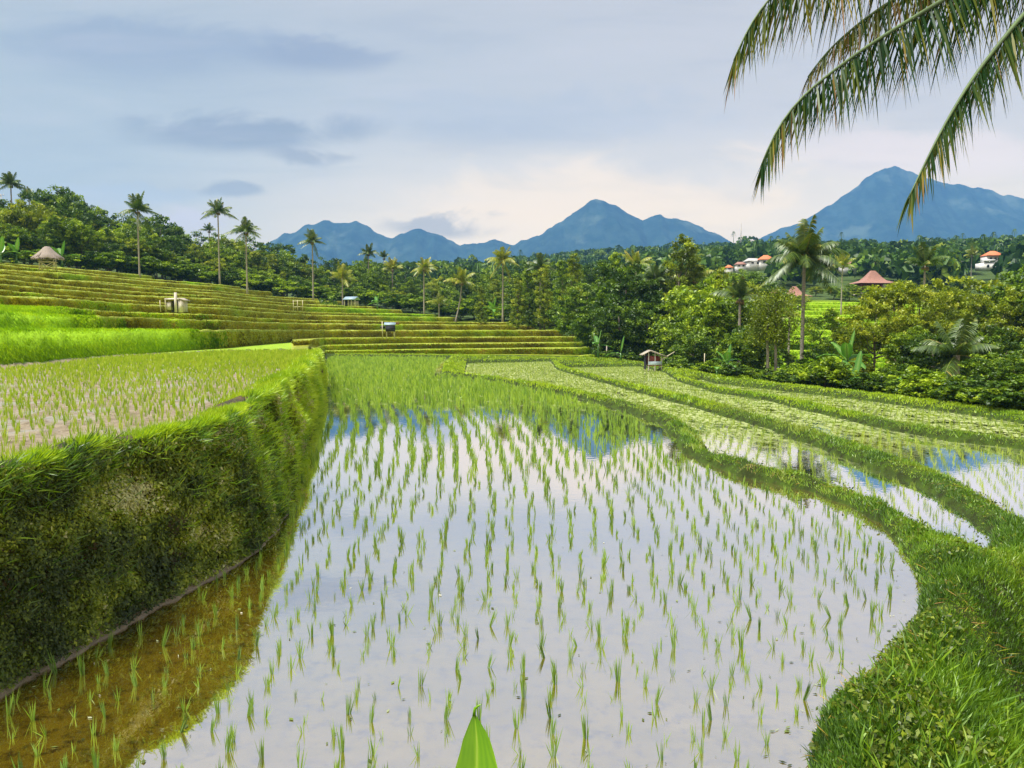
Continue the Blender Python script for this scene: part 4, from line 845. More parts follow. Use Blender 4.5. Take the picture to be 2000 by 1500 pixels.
for px, D, top, k, lab in [
 (1140, 100, 560, 'rd1', 'dark tree at the very end of the terraces'), (1185, 96, 512, 'td1', 'tall dark tree rising at the terrace end'), (1222, 92, 522, 'rd2', 'big dark rounded tree left of the tall middle tree'),
 (1160, 92, 600, 'rd2', 'low dark tree overhanging the terrace end'), (1208, 84, 590, 'ld1', 'dense tree with dark leaves left behind the red field hut'), (1262, 86, 600, 'rd1', 'dark tree directly behind the red field hut'),
 (1292, 96, 545, 'to1', 'mottled tall tree between the dead-fronded palm and hut'), (1335, 90, 466, 'to1', 'tallest tree of the middle group, with a pointed top'), (1322, 80, 620, 'rm1', 'green tree just right of the red field hut'),
 (1368, 84, 552, 'rm1', 'broad green tree right of the tallest middle tree'), (1400, 78, 570, 'rm2', 'round green tree left of the dark upright palm'), (1422, 88, 555, 'lo1', 'loose yellowish tree behind the dark upright palm'),
 (1452, 64, 640, 'ld2', 'low dense tree left of the twin-trunked tree'), (1475, 74, 590, 'lm1', 'airy tree just left of the twin-trunked tree'), (1355, 72, 650, 'ld1', 'low leafy tree behind the bamboo stake'),
 (1605, 80, 606, 'lm1', 'small round-topped tree between the largest palm and the olive trees'), (1545, 75, 690, 'lm1', 'low airy tree under the largest palm'),
 (1700, 52, 590, 'lo1', 'feathery olive tree, leftmost of the right group'), (1745, 55, 556, 'lo2', 'big feathery olive tree below the pavilion'), (1800, 66, 563, 'lo1', 'broad feathery olive tree beneath the dark upright palm'),
 (1855, 76, 566, 'lo2', 'feathery tree behind the young arching palm'), (1905, 72, 546, 'ro1', 'yellow green tree below the white two-storey house'), (1950, 66, 566, 'lo1', 'olive tree near the right edge'),
 (1995, 68, 535, 'rd1', 'tall dark tree at the right edge'), (2055, 66, 520, 'rd2', 'dark tree cut by the right edge'), (1960, 34, 695, 'ld2', 'dark leafy bush tree low at the right edge'), (2010, 32, 690, 'ld1', 'dark leafy thicket tree at the lower right edge'),
 (1765, 46, 640, 'lm1', 'thin leafy tree in front of the olive group'), (1665, 62, 640, 'lm1', 'leafy tree behind the tall banana plant'), (1825, 44, 655, 'ld1', 'dense green tree left of the young arching palm'), (1930, 50, 640, 'ld2', 'dense dark tree right of the young arching palm')]:
    tree(k, px, D, top, lab, 'trees along the right side of the paddies', wide=1.12)
for px, D, top, k, lab in ((1120, 112, 500, 'to1', 'slender yellow green tree left of the big dark trees'), (1098, 118, 512, 'tm1', 'slender green tree at the upper end of the terraces'), (1062, 120, 520, 'to1', 'slender olive tree beside the crowded dark palm'), (1030, 122, 528, 'tm1', 'narrow green tree right of the white-trunked palm'),
  (1012, 118, 545, 'to1', 'narrow yellowish tree close to the white-trunked palm'), (1205, 100, 498, 'tm1', 'tall bright tree above the big dark trees'), (1310, 98, 512, 'to1', 'light olive tree left of the tallest middle tree'), (1405, 92, 528, 'to1', 'light olive upright tree right of the tallest middle tree'), (1465, 88, 560, 'tm1', 'upright green tree behind the twin-trunked tree'), (940, 124, 560, 'to1', 'slender pale tree left of the white-trunked palm')):
    tree(k, px, D, top, lab, 'slender upright trees at the terrace end', wide=.8)
# twin-trunked slender tree
x = atC(1505, 52); z0 = gz(x, 52)-.2; root = empty('twin_trunk_tree', (x, 52, z0), 0, 'slender tree with two bare pale trunks at the field edge', 'tree')
for dx in (-.12, .42): MB().tube([(dx, 0, 0), (dx-.05, .05, 2), (dx-.16, 0, 4), (dx-.1, 0, 6.0)], [.12, .10, .08, .04], 8).build('trunk', M['pale_bark'], root, smooth=True)
mb = MB(); q = np.random.default_rng(5); C = np.column_stack([q.normal(0, .75, 170), q.normal(0, .7, 170), q.uniform(3.2, 6.5, 170)]); P = C[:, None]+q.normal(0, .24, (170, 50, 3))
leaves(mb, P.reshape(-1, 3), .16, np.clip(np.repeat(q.normal(.5, .2, 170), 50)+q.normal(0, .12, 8500), 0, 1), up=.6); mb.build('crown', M['crown_olive'], root)
# more distant rows closing the valley behind the middle trees
for row, step, D, dt, seq, seed, x0, x1 in (('valley row behind middle trees', 30, 128, 0, seqb, 5, 1125, 1500), ('second valley row', 36, 165, -14, seqf, 6, 1110, 1480), ('slope below the village', 40, 200, 6, seqf, 7, 1420, 2080), ('slope beside the village', 38, 262, -14, seqb, 8, 1400, 2090)):
    q = random.Random(seed); px = x0; i = 0
    while px < x1:
        k = seq[(i*5+seed) % len(seq)]; i += 1
        if not (('below' in row) and (1570 < px < 1765)) and not (('beside' in row) and (1845 < px < 1975 or 1395 < px < 1530 or 1590 < px < 1680 or 1715 < px < 1755)):
            tp = {5: 545, 6: 532, 7: 552, 8: 512}[seed]+q.uniform(-10, 12)
            tree(k, px, D*(1+q.uniform(-.06, .06)), tp, rowlab(px, DESC[k], row), row.replace('row', 'trees'), wide=q.uniform(1, 1.25))
        px += step*q.uniform(.8, 1.2)
for i, (px, D, top) in enumerate(((1655, 176, 556), (1680, 172, 560), (1705, 170, 562), (1735, 172, 557), (1528, 160, 572), (1556, 158, 578), (1500, 165, 570), (1625, 180, 560), (1760, 180, 548), (1590, 190, 560))):
    k = ('rm2', 'ro1', 'bu1', 'rm1')[i % 4]; tree(k, px, D, top, rowlab(px, DESC[k], 'garden below the pavilions'), 'garden trees below the pavilions', wide=1.3)
# ---- banana plants and undergrowth
banana(1655, 48, 'tall banana plant with broad drooping leaves left of the olive trees', H=2.3, s=1.15)
banana(1672, 43, 'banana plant with one upright leaf at the foot of the tall banana', H=1.0, s=.9, idx=(0, 1, 3, 3))
banana(1785, 38, 'young pale banana plant with four leaves at the field edge', H=.35, s=.75, idx=(0, 1, 3, 3))
banana(1212, 70, 'single upright banana leaf left of the red field hut', H=.7, s=.95, idx=(0, 3))
banana(1168, 73, 'pale stemmed banana plant at the terrace end', H=1.3, s=.9, idx=(0, 1, 2, 3))
banana(1400, 55, 'low banana plant behind the bund right of the bamboo stake', H=.5, s=.8, idx=(1, 2, 2, 3))
banana(1420, 60, 'banana plant in shade left of the twin-trunked tree', H=1.6, s=.9)
banana(128, 118, 'bright banana plant between the thatched hut and the forest', H=1.4, s=1.6)
banana(10, 105, 'banana plant at the left edge above the top terrace', H=1.3, s=1.5)
banana(40, 112, 'banana plant left of the thatched hut', H=1.2, s=1.5)
banana(738, 118, 'small banana plant alone on the terrace right of the blue-roofed shed', H=.8, s=1.0, idx=(0, 1, 2, 2, 3), base_py=602)
banana(964, 108, 'young banana plant on the terrace left of the white-trunked palm', H=.8, s=1.1, base_py=616)
for i, (px, D, top, k, lab) in enumerate([(1430, 50, 726, 'bu2', ''), (1458, 50, 716, 'bu1', ''), (1530, 47, 728, 'bu2', ''), (1552, 49, 712, 'bu1', ''), (1585, 46, 722, 'bu2', ''), (1612, 44, 700, 'bu1', ''), (1640, 45, 716, 'bu2', ''), (1690, 40, 728, 'bu2', ''), (1715, 42, 730, 'bu1', ''), (1745, 39, 742, 'bu2', ''), (1822, 36, 720, 'bu1', ''), (1850, 35, 735, 'bu1', ''), (1880, 33, 748, 'bu2', ''), (1915, 32, 738, 'bu2', ''), (1940, 31, 752, 'bu1', ''), (1970, 30, 742, 'bu2', ''), (2005, 30, 735, 'bu2', ''), (1380, 56, 705, 'bu1', ''), (1335, 62, 700, 'bu2', ''), (1310, 66, 695, 'bu2', ''), (1235, 72, 694, 'bu2', ''), (1190, 76, 696, 'bu2', ''), (1760, 44, 720, 'bu2', ''), (1600, 52, 690, 'bu2', ''), (1490, 52, 720, 'bu2', '')]):
    tree(k, px, D, top, rowlab(px, DESC[k], 'undergrowth'), 'undergrowth shrubs along the treeline', wide=1.5)
tree('bu2', 652, hit(652, 596)[0], 576, 'dark cube-like shrub just left of the blue-roofed shed', 'shrubs beside the blue-roofed shed', zb=gz(atC(652, 118), 118)-.3)
for px, py, top in ((20, 505, 470), (62, 508, 478), (140, 518, 494), (165, 516, 492)):
    D, z = hit(px, py); tree('bu1', px, D+4, top, rowlab(px, 'bright leafy shrub', 'brush on the top terrace'), 'brush around the thatched hut', wide=1.7)
for i in range(30):
    px = -110+i*42+random.uniform(-12, 12)
    if px > 1110: break
    D = prof(px)[0][4]+3.5; zt = 645-(gz(atC(px, D), D)+random.uniform(2.0, 3.6)-CH)/D*F
    k = ['bu1', 'bu2'][i % 2]; tree(k, px, D, zt, rowlab(px, DESC[k], 'low hedge before the forest'), 'shrubs along the foot of the forest', wide=2.2)
# far wood on the hills: one mass
fw = MB(); q = np.random.default_rng(3); N0 = 5200
D = np.exp(q.uniform(math.log(215), math.log(1080), N0)); px_ = q.uniform(540, 2200, N0)
ok_ = (px_ > 1130) & (D > np.where(px_ > 1400, 205, 285)) & (D < 900) | (px_ <= 1130) & (D > 330); vill = (px_ > 1400) & (px_ < 1525) & (D < 340)|(px_ > 1722) & (px_ < 1752) & (D < 300)|(px_ > 1590) & (px_ < 1680) & (D < 295)|(px_ > 1845) & (px_ < 1975) & (D < 285) | (px_ > 1880) & (px_ < 1980) & (D > 275) & (D < 345) | (px_ > 1570) & (px_ < 1775) & (D < 250)|(px_ > 1590) & (px_ < 1680) & (D < 285) | (px_ > 1845) & (px_ < 1980) & (D < 275)
D, px_ = D[ok_ & ~vill], px_[ok_ & ~vill]; X_ = (px_-1000)/F*D; Z_ = np.array([back_z(a, b_) for a, b_ in zip(X_, D)]); n = len(D)
cr = q.uniform(3.2, 6.0, n); ht = q.uniform(6, 12, n); nl = 46
d = norm(q.normal(size=(n, nl, 3))); d[..., 2] = np.abs(d[..., 2])*1.0-.25
P = np.stack([X_, D, Z_], -1)[:, None]+d*np.stack([cr, cr, ht*.55], -1)[:, None]+np.array([0, 0, 1])*(ht*.5)[:, None, None]
leaves(fw, P.reshape(-1, 3), np.repeat(cr*.62, nl), np.clip(np.repeat(q.normal(.42, .22, n), nl)+q.normal(0, .12, n*nl), 0, 1), up=.6, aspect=.8)
M['far_wood'] = leaf_mat('far_wood', [(0, (.018, .05, .008)), (.5, (.06, .13, .010)), (.85, (.15, .24, .015)), (1, (.26, .33, .03))], .25, .02)
tag(fw.build('far_forest', M['far_wood']), 'dense green wood covering the hills below the blue mountains', 'forest', kind='stuff')
pf = MB()
for i in range(90):
    D = q.uniform(300, 800); px0 = q.uniform(900, 2100); x = atC(px0, D); z = back_z(x, D); h = q.uniform(9, 16)
    pf.tube([(x, D, z), (x, D, z+h)], [.25, .18], 4, r=.5); k = 11; a = np.arange(k)*2*PI/k+q.uniform(0, 1)
    ribbons(pf, np.tile([x, D, z+h], (k, 1)), np.stack([np.cos(a), np.sin(a), .5+0*a], -1), np.array([0, 0, -2.2]), 3.4, .7, nseg=3, r=q.uniform(.1, .6))
tag(pf.build('far_palms', M['far_wood']), 'tiny coconut palms scattered through the hill wood', 'forest', kind='stuff')
# ------------------------------------------------------------------ huts and houses
M['thatch'] = plain('grey_thatch', (.36, .30, .26), .95, .45, 7, .9, streak=(6, 6, 1))
M['wood'] = plain('weathered_wood', (.45, .40, .32), .85, .4, 8, .4, streak=(1, 1, .3))
M['bamboo'] = plain('pale_bamboo', (.60, .54, .36), .6, .3, 10, .2)
M['plank'] = plain('pale_plank', (.62, .56, .48), .85, .3, 6, .3, streak=(1, 1, .2))
M['darkwood'] = plain('dark_board', (.030, .030, .045), .8, .4, 6, .3)
M['redwall'] = plain('red_brown_board', (.20, .045, .030), .8, .4, 5, .3, streak=(4, 1, .5))
M['bluepanel'] = plain('pale_blue_panel', (.48, .60, .66), .6, .2, 4, .1)
M['metal'] = plain('blue_grey_metal_sheet', (.30, .42, .50), .45, .3, 6, .4, streak=(8, .3, 1))
M['tile'] = plain('orange_roof_tile', (.66, .20, .08), .8, .35, 3, .5, streak=(1, 1, 4))
M['tilered'] = plain('brown_roof_tile', (.34, .17, .13), .8, .35, 3, .5, streak=(1, 1, 4))
M['white'] = plain('white_plaster', (.78, .77, .74), .8, .12, 1.5, .1)
M['glass'] = plain('dark_window', (.03, .035, .04), .2, .2, 2, 0)
M['concrete'] = plain('grey_concrete', (.48, .47, .45), .9, .25, 2, .2)
def roof_hip(w, d, z0, h, ridge=.35, over=.3, th=.08):
    w2, d2 = w/2+over, d/2+over; r = w*ridge/2; mb = MB()
    v = [(-w2, -d2, z0), (w2, -d2, z0), (w2, d2, z0), (-w2, d2, z0), (-r, 0, z0+h), (r, 0, z0+h)]
    vb = [(a, b_, c-th) for a, b_, c in v]; mb.add(v+vb, [[[0, 1, 5, 4], [2, 3, 4, 5]], [[1, 2, 5], [3, 0, 4]], [[6, 10, 11, 7], [8, 11, 10, 9], [0, 6, 7, 1], [1, 7, 8, 2], [2, 8, 9, 3], [3, 9, 6, 0]], [[7, 11, 8], [9, 10, 6]]]); return mb
def hutbase(name, px, by, label, cat, rz=0., D=None, dz=0.):
    if D is None: D, z = hit(px, by); D *= .968
    z = CH-(by-645)/F*D; return empty(name, (atC(px, D), D, z+dz), rz, label, cat), D/F
# thatched hut on crossed stilts
_d = hit(101, 531)[0]*.86; o, u = hutbase('stilt_hut', 101, 526, 'grey thatched hut on crossed wooden stilts at the top of the terraces', 'hut', .3, D=_d)
U_ = 1.0*u/.0667*.0667*1.0; s = u*1.0
mb = MB(); th = np.linspace(0, 2*PI, 33)[:-1]; rings = []
for f, zz in ((1.0, 18.5), (.97, 21), (.68, 28), (.42, 34.5), (.26, 40), (.14, 42.5)):
    rad = 26.5*f*(1+.06*np.sin(th*4+.6)+(.05*rng.normal(size=32) if f > .9 else 0)); rings.append(np.column_stack([np.cos(th)*rad*1.0, np.sin(th)*rad*.8, zz+(rng.normal(0, 1.0, 32) if f > .9 else 0*th)]))
R_ = np.array(rings)*s; R_ = np.concatenate([R_, R_[:, :1]], 1); mb.grid(R_)
mb.grid(np.stack([R_[0], R_[0]*[.85, .85, 1]+[0, 0, s*1.5]]))
nb_ = 900; a = rng.uniform(0, 2*PI, nb_); rr = rng.uniform(.3, 1.0, nb_); P = np.column_stack([np.cos(a)*25*rr, np.sin(a)*20*rr, 43.5-23*rr])*s
ribbons(mb, P, np.column_stack([np.cos(a), np.sin(a), -1.1+0*a]), np.array([0, 0, -.1]), 6*s, .9*s, nseg=2); mb.build('roof', M['thatch'], o)
for x_, y_ in ((-13, -9), (13, -9), (13, 9), (-13, 9)): MB().tube([(x_*s, y_*s, -4*s), (x_*.9*s, y_*.9*s, 22*s)], .9*s, 6).build('leg', M['bamboo'], o)
for (x1, y1), (x2, y2) in (((-13, -9), (13, -9)), ((13, -9), (-13, -9)), ((-13, 9), (13, 9)), ((13, 9), (13, -9)), ((-13, -9), (-13, 9))): MB().tube([(x1*s, y1*s, -2*s), (x2*s, y2*s, 13*s)], .8*s, 6).build('brace', M['bamboo'], o)
MB().box((0, 0, 13*s), (29*s, 21*s, 1.4*s)).build('platform', M['wood'], o)
# low wooden rack near it
o, u = hutbase('wooden_rack', 199, 524, 'low wooden rack with leaning posts right of the thatched hut', 'rack')
MB().box((0, 0, 9*u), (34*u, 10*u, 1.4*u), rot=Matrix.Rotation(.05, 3, 'Y')).build('top', M['wood'], o)
for i, x_ in enumerate((-15, -6, 3, 9, 15)): MB().tube([(x_*u, -4*u, -2*u), ((x_+random.uniform(-2, 2))*u, -4*u, 9*u)], .7*u, 6).build('post', M['bamboo'], o)
# plank hut with tall post
o, u = hutbase('plank_hut', 345, 607, 'small pale plank hut with dark doorway and one tall square post', 'hut', -.12)
MB().box((-13*u, 0, 9*u), (9*u, 1*u, 14*u)).box((-13*u, 8*u, 10*u), (1.2*u, 16*u, 16*u)).build('front_wall', M['plank'], o)
MB().box((12*u, -1*u, 9*u), (10*u, 1.2*u, 25*u)).box((17*u, 7*u, 9*u), (1.2*u, 15*u, 22*u)).build('side_wall', M['plank'], o)
MB().box((0, 15*u, 9*u), (33*u, 1*u, 22*u)).build('back_wall', M['darkwood'], o)
MB().box((-5*u, 7*u, 23*u), (30*u, 20*u, 2*u), rot=Matrix.Rotation(.10, 3, 'X')).build('roof', M['plank'], o)
MB().box((16*u, 7*u, 21.5*u), (13*u, 20*u, 1.6*u), rot=Matrix.Rotation(.38, 3, 'Y')).build('side_roof', M['wood'], o)
MB().box((3*u, -2.5*u, 16*u), (4.4*u, 3*u, 38*u)).build('tall_post', M['plank'], o)
for x_ in (-18, -29): MB().tube([(x_*u, -2*u, -2*u), ((x_-1)*u, -2*u, (24 if x_ == -18 else 20)*u)], .8*u, 6).build('stake', M['bamboo'], o)
# black shed on stilts
o, u = hutbase('stilt_shed', 760, 659, 'black walled stilt shed with pale metal roof and a tall bamboo pole', 'shed', .12)
MB().box((3*u, 4*u, 18*u), (18*u, 13*u, 13*u)).build('wall', M['darkwood'], o)
MB().box((2*u, 2*u, 26.5*u), (22*u, 11*u, 1.2*u), rot=Matrix.Rotation(.42, 3, 'X')).build('roof', M['metal'], o)
MB().box((8*u, 12*u, 27*u), (24*u, 9*u, 1.2*u), rot=Matrix.Rotation(-.35, 3, 'X')).build('rear_roof', M['tilered'], o)
MB().box((-12*u, 6*u, 20*u), (9*u, 9*u, 5*u)).build('side_box', M['darkwood'], o)
for x_, y_ in ((-4, -1), (10, -1), (11, 10), (-5, 10)): MB().tube([(x_*u, y_*u, -3*u), (x_*u, y_*u, 25*u)], .9*u, 6).build('leg', M['bamboo'], o)
MB().tube([(-12*u, -3*u, -2*u), (-12.5*u, -3*u, 31*u)], .9*u, 8).build('pole', M['bamboo'], o)
# blue-roofed shed
o, u = hutbase('roofed_shed', 688, 598, 'open shed with blue-grey metal gable roof on short posts', 'shed', -.35)
rm = MB()
for sg in (-1, 1): rm.box((0, sg*5*u, 15*u), (27*u, 12*u, .9*u), rot=Matrix.Rotation(-sg*.5, 3, 'X'))
rm.build('roof', M['metal'], o)
MB().box((0, 6*u, 5*u), (24*u, 1*u, 9*u)).build('back_wall', M['wood'], o); MB().box((-12*u, 0, 6*u), (1*u, 12*u, 12*u)).build('side_wall', M['darkwood'], o)
for x_ in (-11, -3, 4, 12): MB().tube([(x_*u, -7*u, -2*u), (x_*u, -7*u, 12*u)], .8*u, 6).build('post', M['bamboo'], o)
# small grey shed
o, u = hutbase('small_shed', 801, 596, 'tiny white walled shed with grey slanting roof near the forest edge', 'shed', .5)
MB().box((0, 0, 4*u), (8*u, 7*u, 9*u)).build('wall', M['white'], o); MB().box((1*u, 0, 9.5*u), (13*u, 10*u, 1*u), rot=Matrix.Rotation(.4, 3, 'Y')).build('roof', M['metal'], o)
# bamboo frame
o, u = hutbase('drying_rack', 584, 606, 'empty bamboo drying frame standing on the middle terrace', 'frame')
for x_ in (-9, -1, 9): MB().tube([(x_*u, 0, -1*u), (x_*u, 0, 19*u)], .6*u, 6).build('post', M['bamboo'], o)
MB().tube([(-11*u, 0, 17.5*u), (11*u, 0, 18*u)], .55*u, 6).tube([(-9*u, .2*u, 6*u), (9*u, .2*u, 7*u)], .5*u, 6).build('crossbar', M['bamboo'], o)
# red field hut
o, u = hutbase('field_hut', 1276, 721, 'small field hut with red board wall, pale blue panel and crooked roof', 'hut', .10, D=58)
MB().box((1*u, 12*u, 17*u), (26*u, 1*u, 18*u)).build('back_wall', M['redwall'], o); MB().box((2*u, -1*u, 20*u), (22*u, 1*u, 10*u)).build('front_board', M['redwall'], o)
MB().box((-15*u, 5*u, 13*u), (1*u, 14*u, 26*u)).build('side_wall', M['darkwood'], o)
MB().box((3*u, -2.5*u, 12*u), (27*u, 1.2*u, 6.5*u)).build('panel', M['bluepanel'], o); MB().box((3*u, 4*u, 7*u), (28*u, 14*u, 1.2*u)).build('bench', M['redwall'], o)
rf = MB(); rf.box((10*u, 4*u, 30.5*u), (37*u, 24*u, 1.3*u), rot=Matrix.Rotation(.36, 3, 'Y')); rf.box((-16*u, 4*u, 32*u), (18*u, 24*u, 1.3*u), rot=Matrix.Rotation(-.48, 3, 'Y')); rf.build('roof', M['wood'], o)
for x_, y_ in ((-10, -2), (16, -2), (16, 12), (3, -2), (-14, 12)): MB().tube([(x_*u, y_*u, -3*u), (x_*u, y_*u, (33 if x_ < 5 else 25)*u)], 1.0*u, 6).build('post', M['plank'], o)
MB().tube([(14*u, -3*u, 18*u), (41*u, -5*u, 34*u)], .9*u, 6).build('leaning_pole', M['bamboo'], o)
tag(MB().tube([(atC(1376, 58), 58, gz(atC(1376, 58), 58)-.2), (atC(1376, 58), 58, CH-(690-645)/F*58)], [.035, .03], 6).build('bamboo_stake', M['bamboo']), 'thin upright bamboo stake at the field edge right of the red hut', 'stake')
for px, top, D, lab in ((1184, 675, 76, 'bare thin tree trunk left of the single banana leaf'), (1168, 668, 78, 'bare pale tree trunk at the foot of the terrace end')):
    z0 = gz(atC(px, D), D)-.2; tag(MB().tube([(atC(px, D), D, z0), (atC(px, D)+.05, D, CH-(top-645)/F*D)], [.08, .05], 6).build('bare_trunk', M['pale_bark']), lab, 'trunk')
# utility pole
D, z = hit(18, 500); zb = gz(atC(18, D+12), D+12)-.3; D = D+12; o = empty('utility_pole', (atC(18, D), D, zb), 0, 'leaning grey utility pole with a crossarm among the left trees', 'pole'); hgt = CH+(645-383)/F*D-zb
MB().tube([(.7, 0, -.2), (-.3, 0, hgt)], [.17, .12], 8).build('pole', M['concrete'], o); MB().box((-.3, -.2, hgt-.4), (2.4, .12, .12)).build('crossarm', M['concrete'], o)
for x_ in (-1.3, -.5, .6): MB().tube([(x_, -.2, hgt-.34), (x_, -.2, hgt-.1)], .07, 6).build('insulator', M['white'], o)
# mast on the hill
D = 700; x = atC(1442, D); z = back_z(x, D); mt_ = MB(); hh = CH+(645-438)/F*D-z
for a in (0, 2.1, 4.2): mt_.tube([(x+.9*math.cos(a), D+.9*math.sin(a), z), (x+.15*math.cos(a), D+.15*math.sin(a), z+hh)], [.22, .15], 4)
for i in range(14):
    f = i/14; r_ = .9*(1-f)+.15*f; zz = z+hh*f; mt_.tube([(x+r_, D, zz), (x-r_*.5, D+r_*.87, zz+hh/28), (x-r_*.5, D-r_*.87, zz+hh/14)], .07, 4)
tag(mt_.build('radio_mast', M['concrete']), 'thin lattice radio mast on the wooded hill crest', 'mast')
# ---- houses on the slope
def house(px, by, wpx, hpx, rpx, label, roofm='tile', wallm='white', D=None, rz=0., ridge=.4, dpx=None, nw=2, name='house'):
    o, u = hutbase(name, px, by, label, 'house', rz, D=D, dz=0); dpx = dpx or wpx*.8; w_, h_, r_ = wpx*u, hpx*u, rpx*u; d_ = dpx*u
    MB().box((0, 0, h_/2-1), (w_, d_, h_+2)).build('wall', M[wallm], o)
    roof_hip(w_, d_, h_, r_, ridge, over=.08*w_, th=.15).build('roof', M[roofm], o)
    for i in range(nw): MB().box(((i+.5-nw/2)*w_/nw*.9, -d_/2-.03, h_*.52), (w_/nw*.38, .16, h_*.42)).build('window', M['glass'], o)
    return o, u
# these are placed on the hillside where the line of sight meets it, sunk slightly behind trees
house(1491, 519, 26, 10, 9, 'white house with orange hipped roof on the far slope', D=300, ridge=.3)
house(1466, 520, 26, 8, 6, 'long grey roofed white house left of the orange hipped roof', roofm='concrete', D=302, ridge=.7, rz=.2)
house(1442, 524, 18, 6, 5, 'low house with brown roof left of the grey roofed one', roofm='tilered', D=295, ridge=.6)
house(1420, 529, 14, 5, 5, 'small house with orange roof, lowest of the far village', D=285, ridge=.3, nw=1)
house(1508, 517, 16, 5, 5, 'low orange roofed annex right of the white hipped house', D=306, ridge=.5, nw=1)
house(1614, 528, 18, 7, 5, 'orange roofed house partly behind the crown of the largest palm', D=265, ridge=.5)
house(1650, 526, 26, 8, 6, 'wide pale roofed house between the largest palm and the pavilion', roofm='tilered', D=268, ridge=.6, nw=3)
house(1736, 520, 14, 6, 5, 'small brown roofed house above the steep-roofed pavilion', roofm='tilered', D=280, nw=1)
house(1862, 519, 14, 7, 1, 'flat grey concrete building left of the white two-storey house', roofm='concrete', wallm='concrete', D=262, ridge=.9, nw=2)
# two-storey white house
o, u = hutbase('two_storey_house', 1930, 527, 'white two-storey house with orange hipped roof high on the right slope', 'house', 0, D=258)
MB().box((0, 0, 4*u), (50*u, 26*u, 14*u)).build('lower_wall', M['white'], o); MB().box((-2*u, 2*u, 18*u), (28*u, 20*u, 14*u)).build('upper_wall', M['white'], o)
MB().box((-14*u, -9*u, 13*u), (22*u, 10*u, 1.2*u)).build('terrace_slab', M['concrete'], o); MB().box((-14*u, -14*u, 15.5*u), (22*u, .6*u, 4*u)).build('parapet', M['white'], o)
rr = roof_hip(28*u, 20*u, 26*u, 9*u, .3, over=3*u, th=.2); rr.build('roof', M['tile'], o)
for x_, z_ in ((-8, 19), (1, 19), (8, 19), (-16, 5), (-5, 4), (8, 4), (18, 4)): MB().box((x_*u, (-8.2 if z_ > 10 else -13.2)*u, z_*u), (4.5*u, .5*u, 5.5*u)).build('window', M['glass'], o)
# steep-roofed pavilion
def pavilion(px, by, label, D, s=1., rz=.1, tone='tilered'):
    o, u = hutbase('pavilion', px, by, label, 'pavilion', rz, D=D); u *= s
    rings = []; 
    for f, zz in ((1., 15), (.80, 17.5), (.52, 21), (.34, 28), (.20, 35), (.10, 40)):
        a, b_ = 39*f, 26*f; rings.append([(-a, -b_, zz), (a, -b_, zz), (a, b_, zz), (-a, b_, zz), (-a, -b_, zz)])
    R_ = np.array(rings, float)*u; mb = MB().grid(R_); mb.add(R_[-1][:4], [[[0, 1, 2, 3]]]); mb.grid(np.stack([R_[0], R_[0]*[.9, .9, 1]+[0, 0, .3*u]])); mb.build('roof', M[tone], o)
    MB().box((0, 4*u, 7*u), (50*u, 26*u, 16*u)).build('wall', M['redwall'], o); MB().box((22*u, -14*u, 7*u), (18*u, 1*u, 15*u)).build('white_wall', M['white'], o)
    for i in range(6): MB().box(((-34+i*10)*u, -21*u, 6*u), (1.4*u, 1.4*u, 19*u)).build('post', M['redwall'], o)
    MB().box((0, 0, -9*u), (70*u, 46*u, 16*u)).build('floor', M['wood'], o)
pavilion(1699, 570, 'open pavilion with steep brown tiled roof above the olive trees', 190)
pavilion(1548, 592, 'tall reddish roofed building hidden behind the largest palm', 175, s=.8, rz=-.2)
pavilion(1510, 586, 'smaller brown roofed pavilion left of the hidden reddish roof', 180, s=.55)
# ------------------------------------------------------------------ overhanging coconut palm at the upper right
M['near_palm'] = leaf_mat('near_palm_leaf', [(0, (.006, .026, .008)), (.5, (.016, .055, .010)), (.72, (.09, .12, .012)), (.9, (.24, .20, .03)), (1, (.26, .15, .07))], .22, .02, rough=.4)
M['rachis'] = plain('palm_rachis', (.10, .16, .05), .6, .3, 5, .1)
CR = atD(2270, -260, 6.2); zg = gz(CR[0]+.5, CR[1])
root = empty('overhanging_palm', (CR[0]+.5, CR[1], zg), 0, 'coconut palm whose four drooping fronds hang in from the upper right corner', 'palm tree')
base_ = np.array([CR[0]+.5, CR[1], zg])
MB().tube([(0, 0, -.3), (-.05, 0, 1.2), (-.2, 0, 2.6), (-.45, 0, CR[2]-zg-.1), (-.5, 0, CR[2]-zg+.15)], [.24, .17, .15, .14, .10], 12).build('trunk', M['palm_bark'], root, smooth=True)
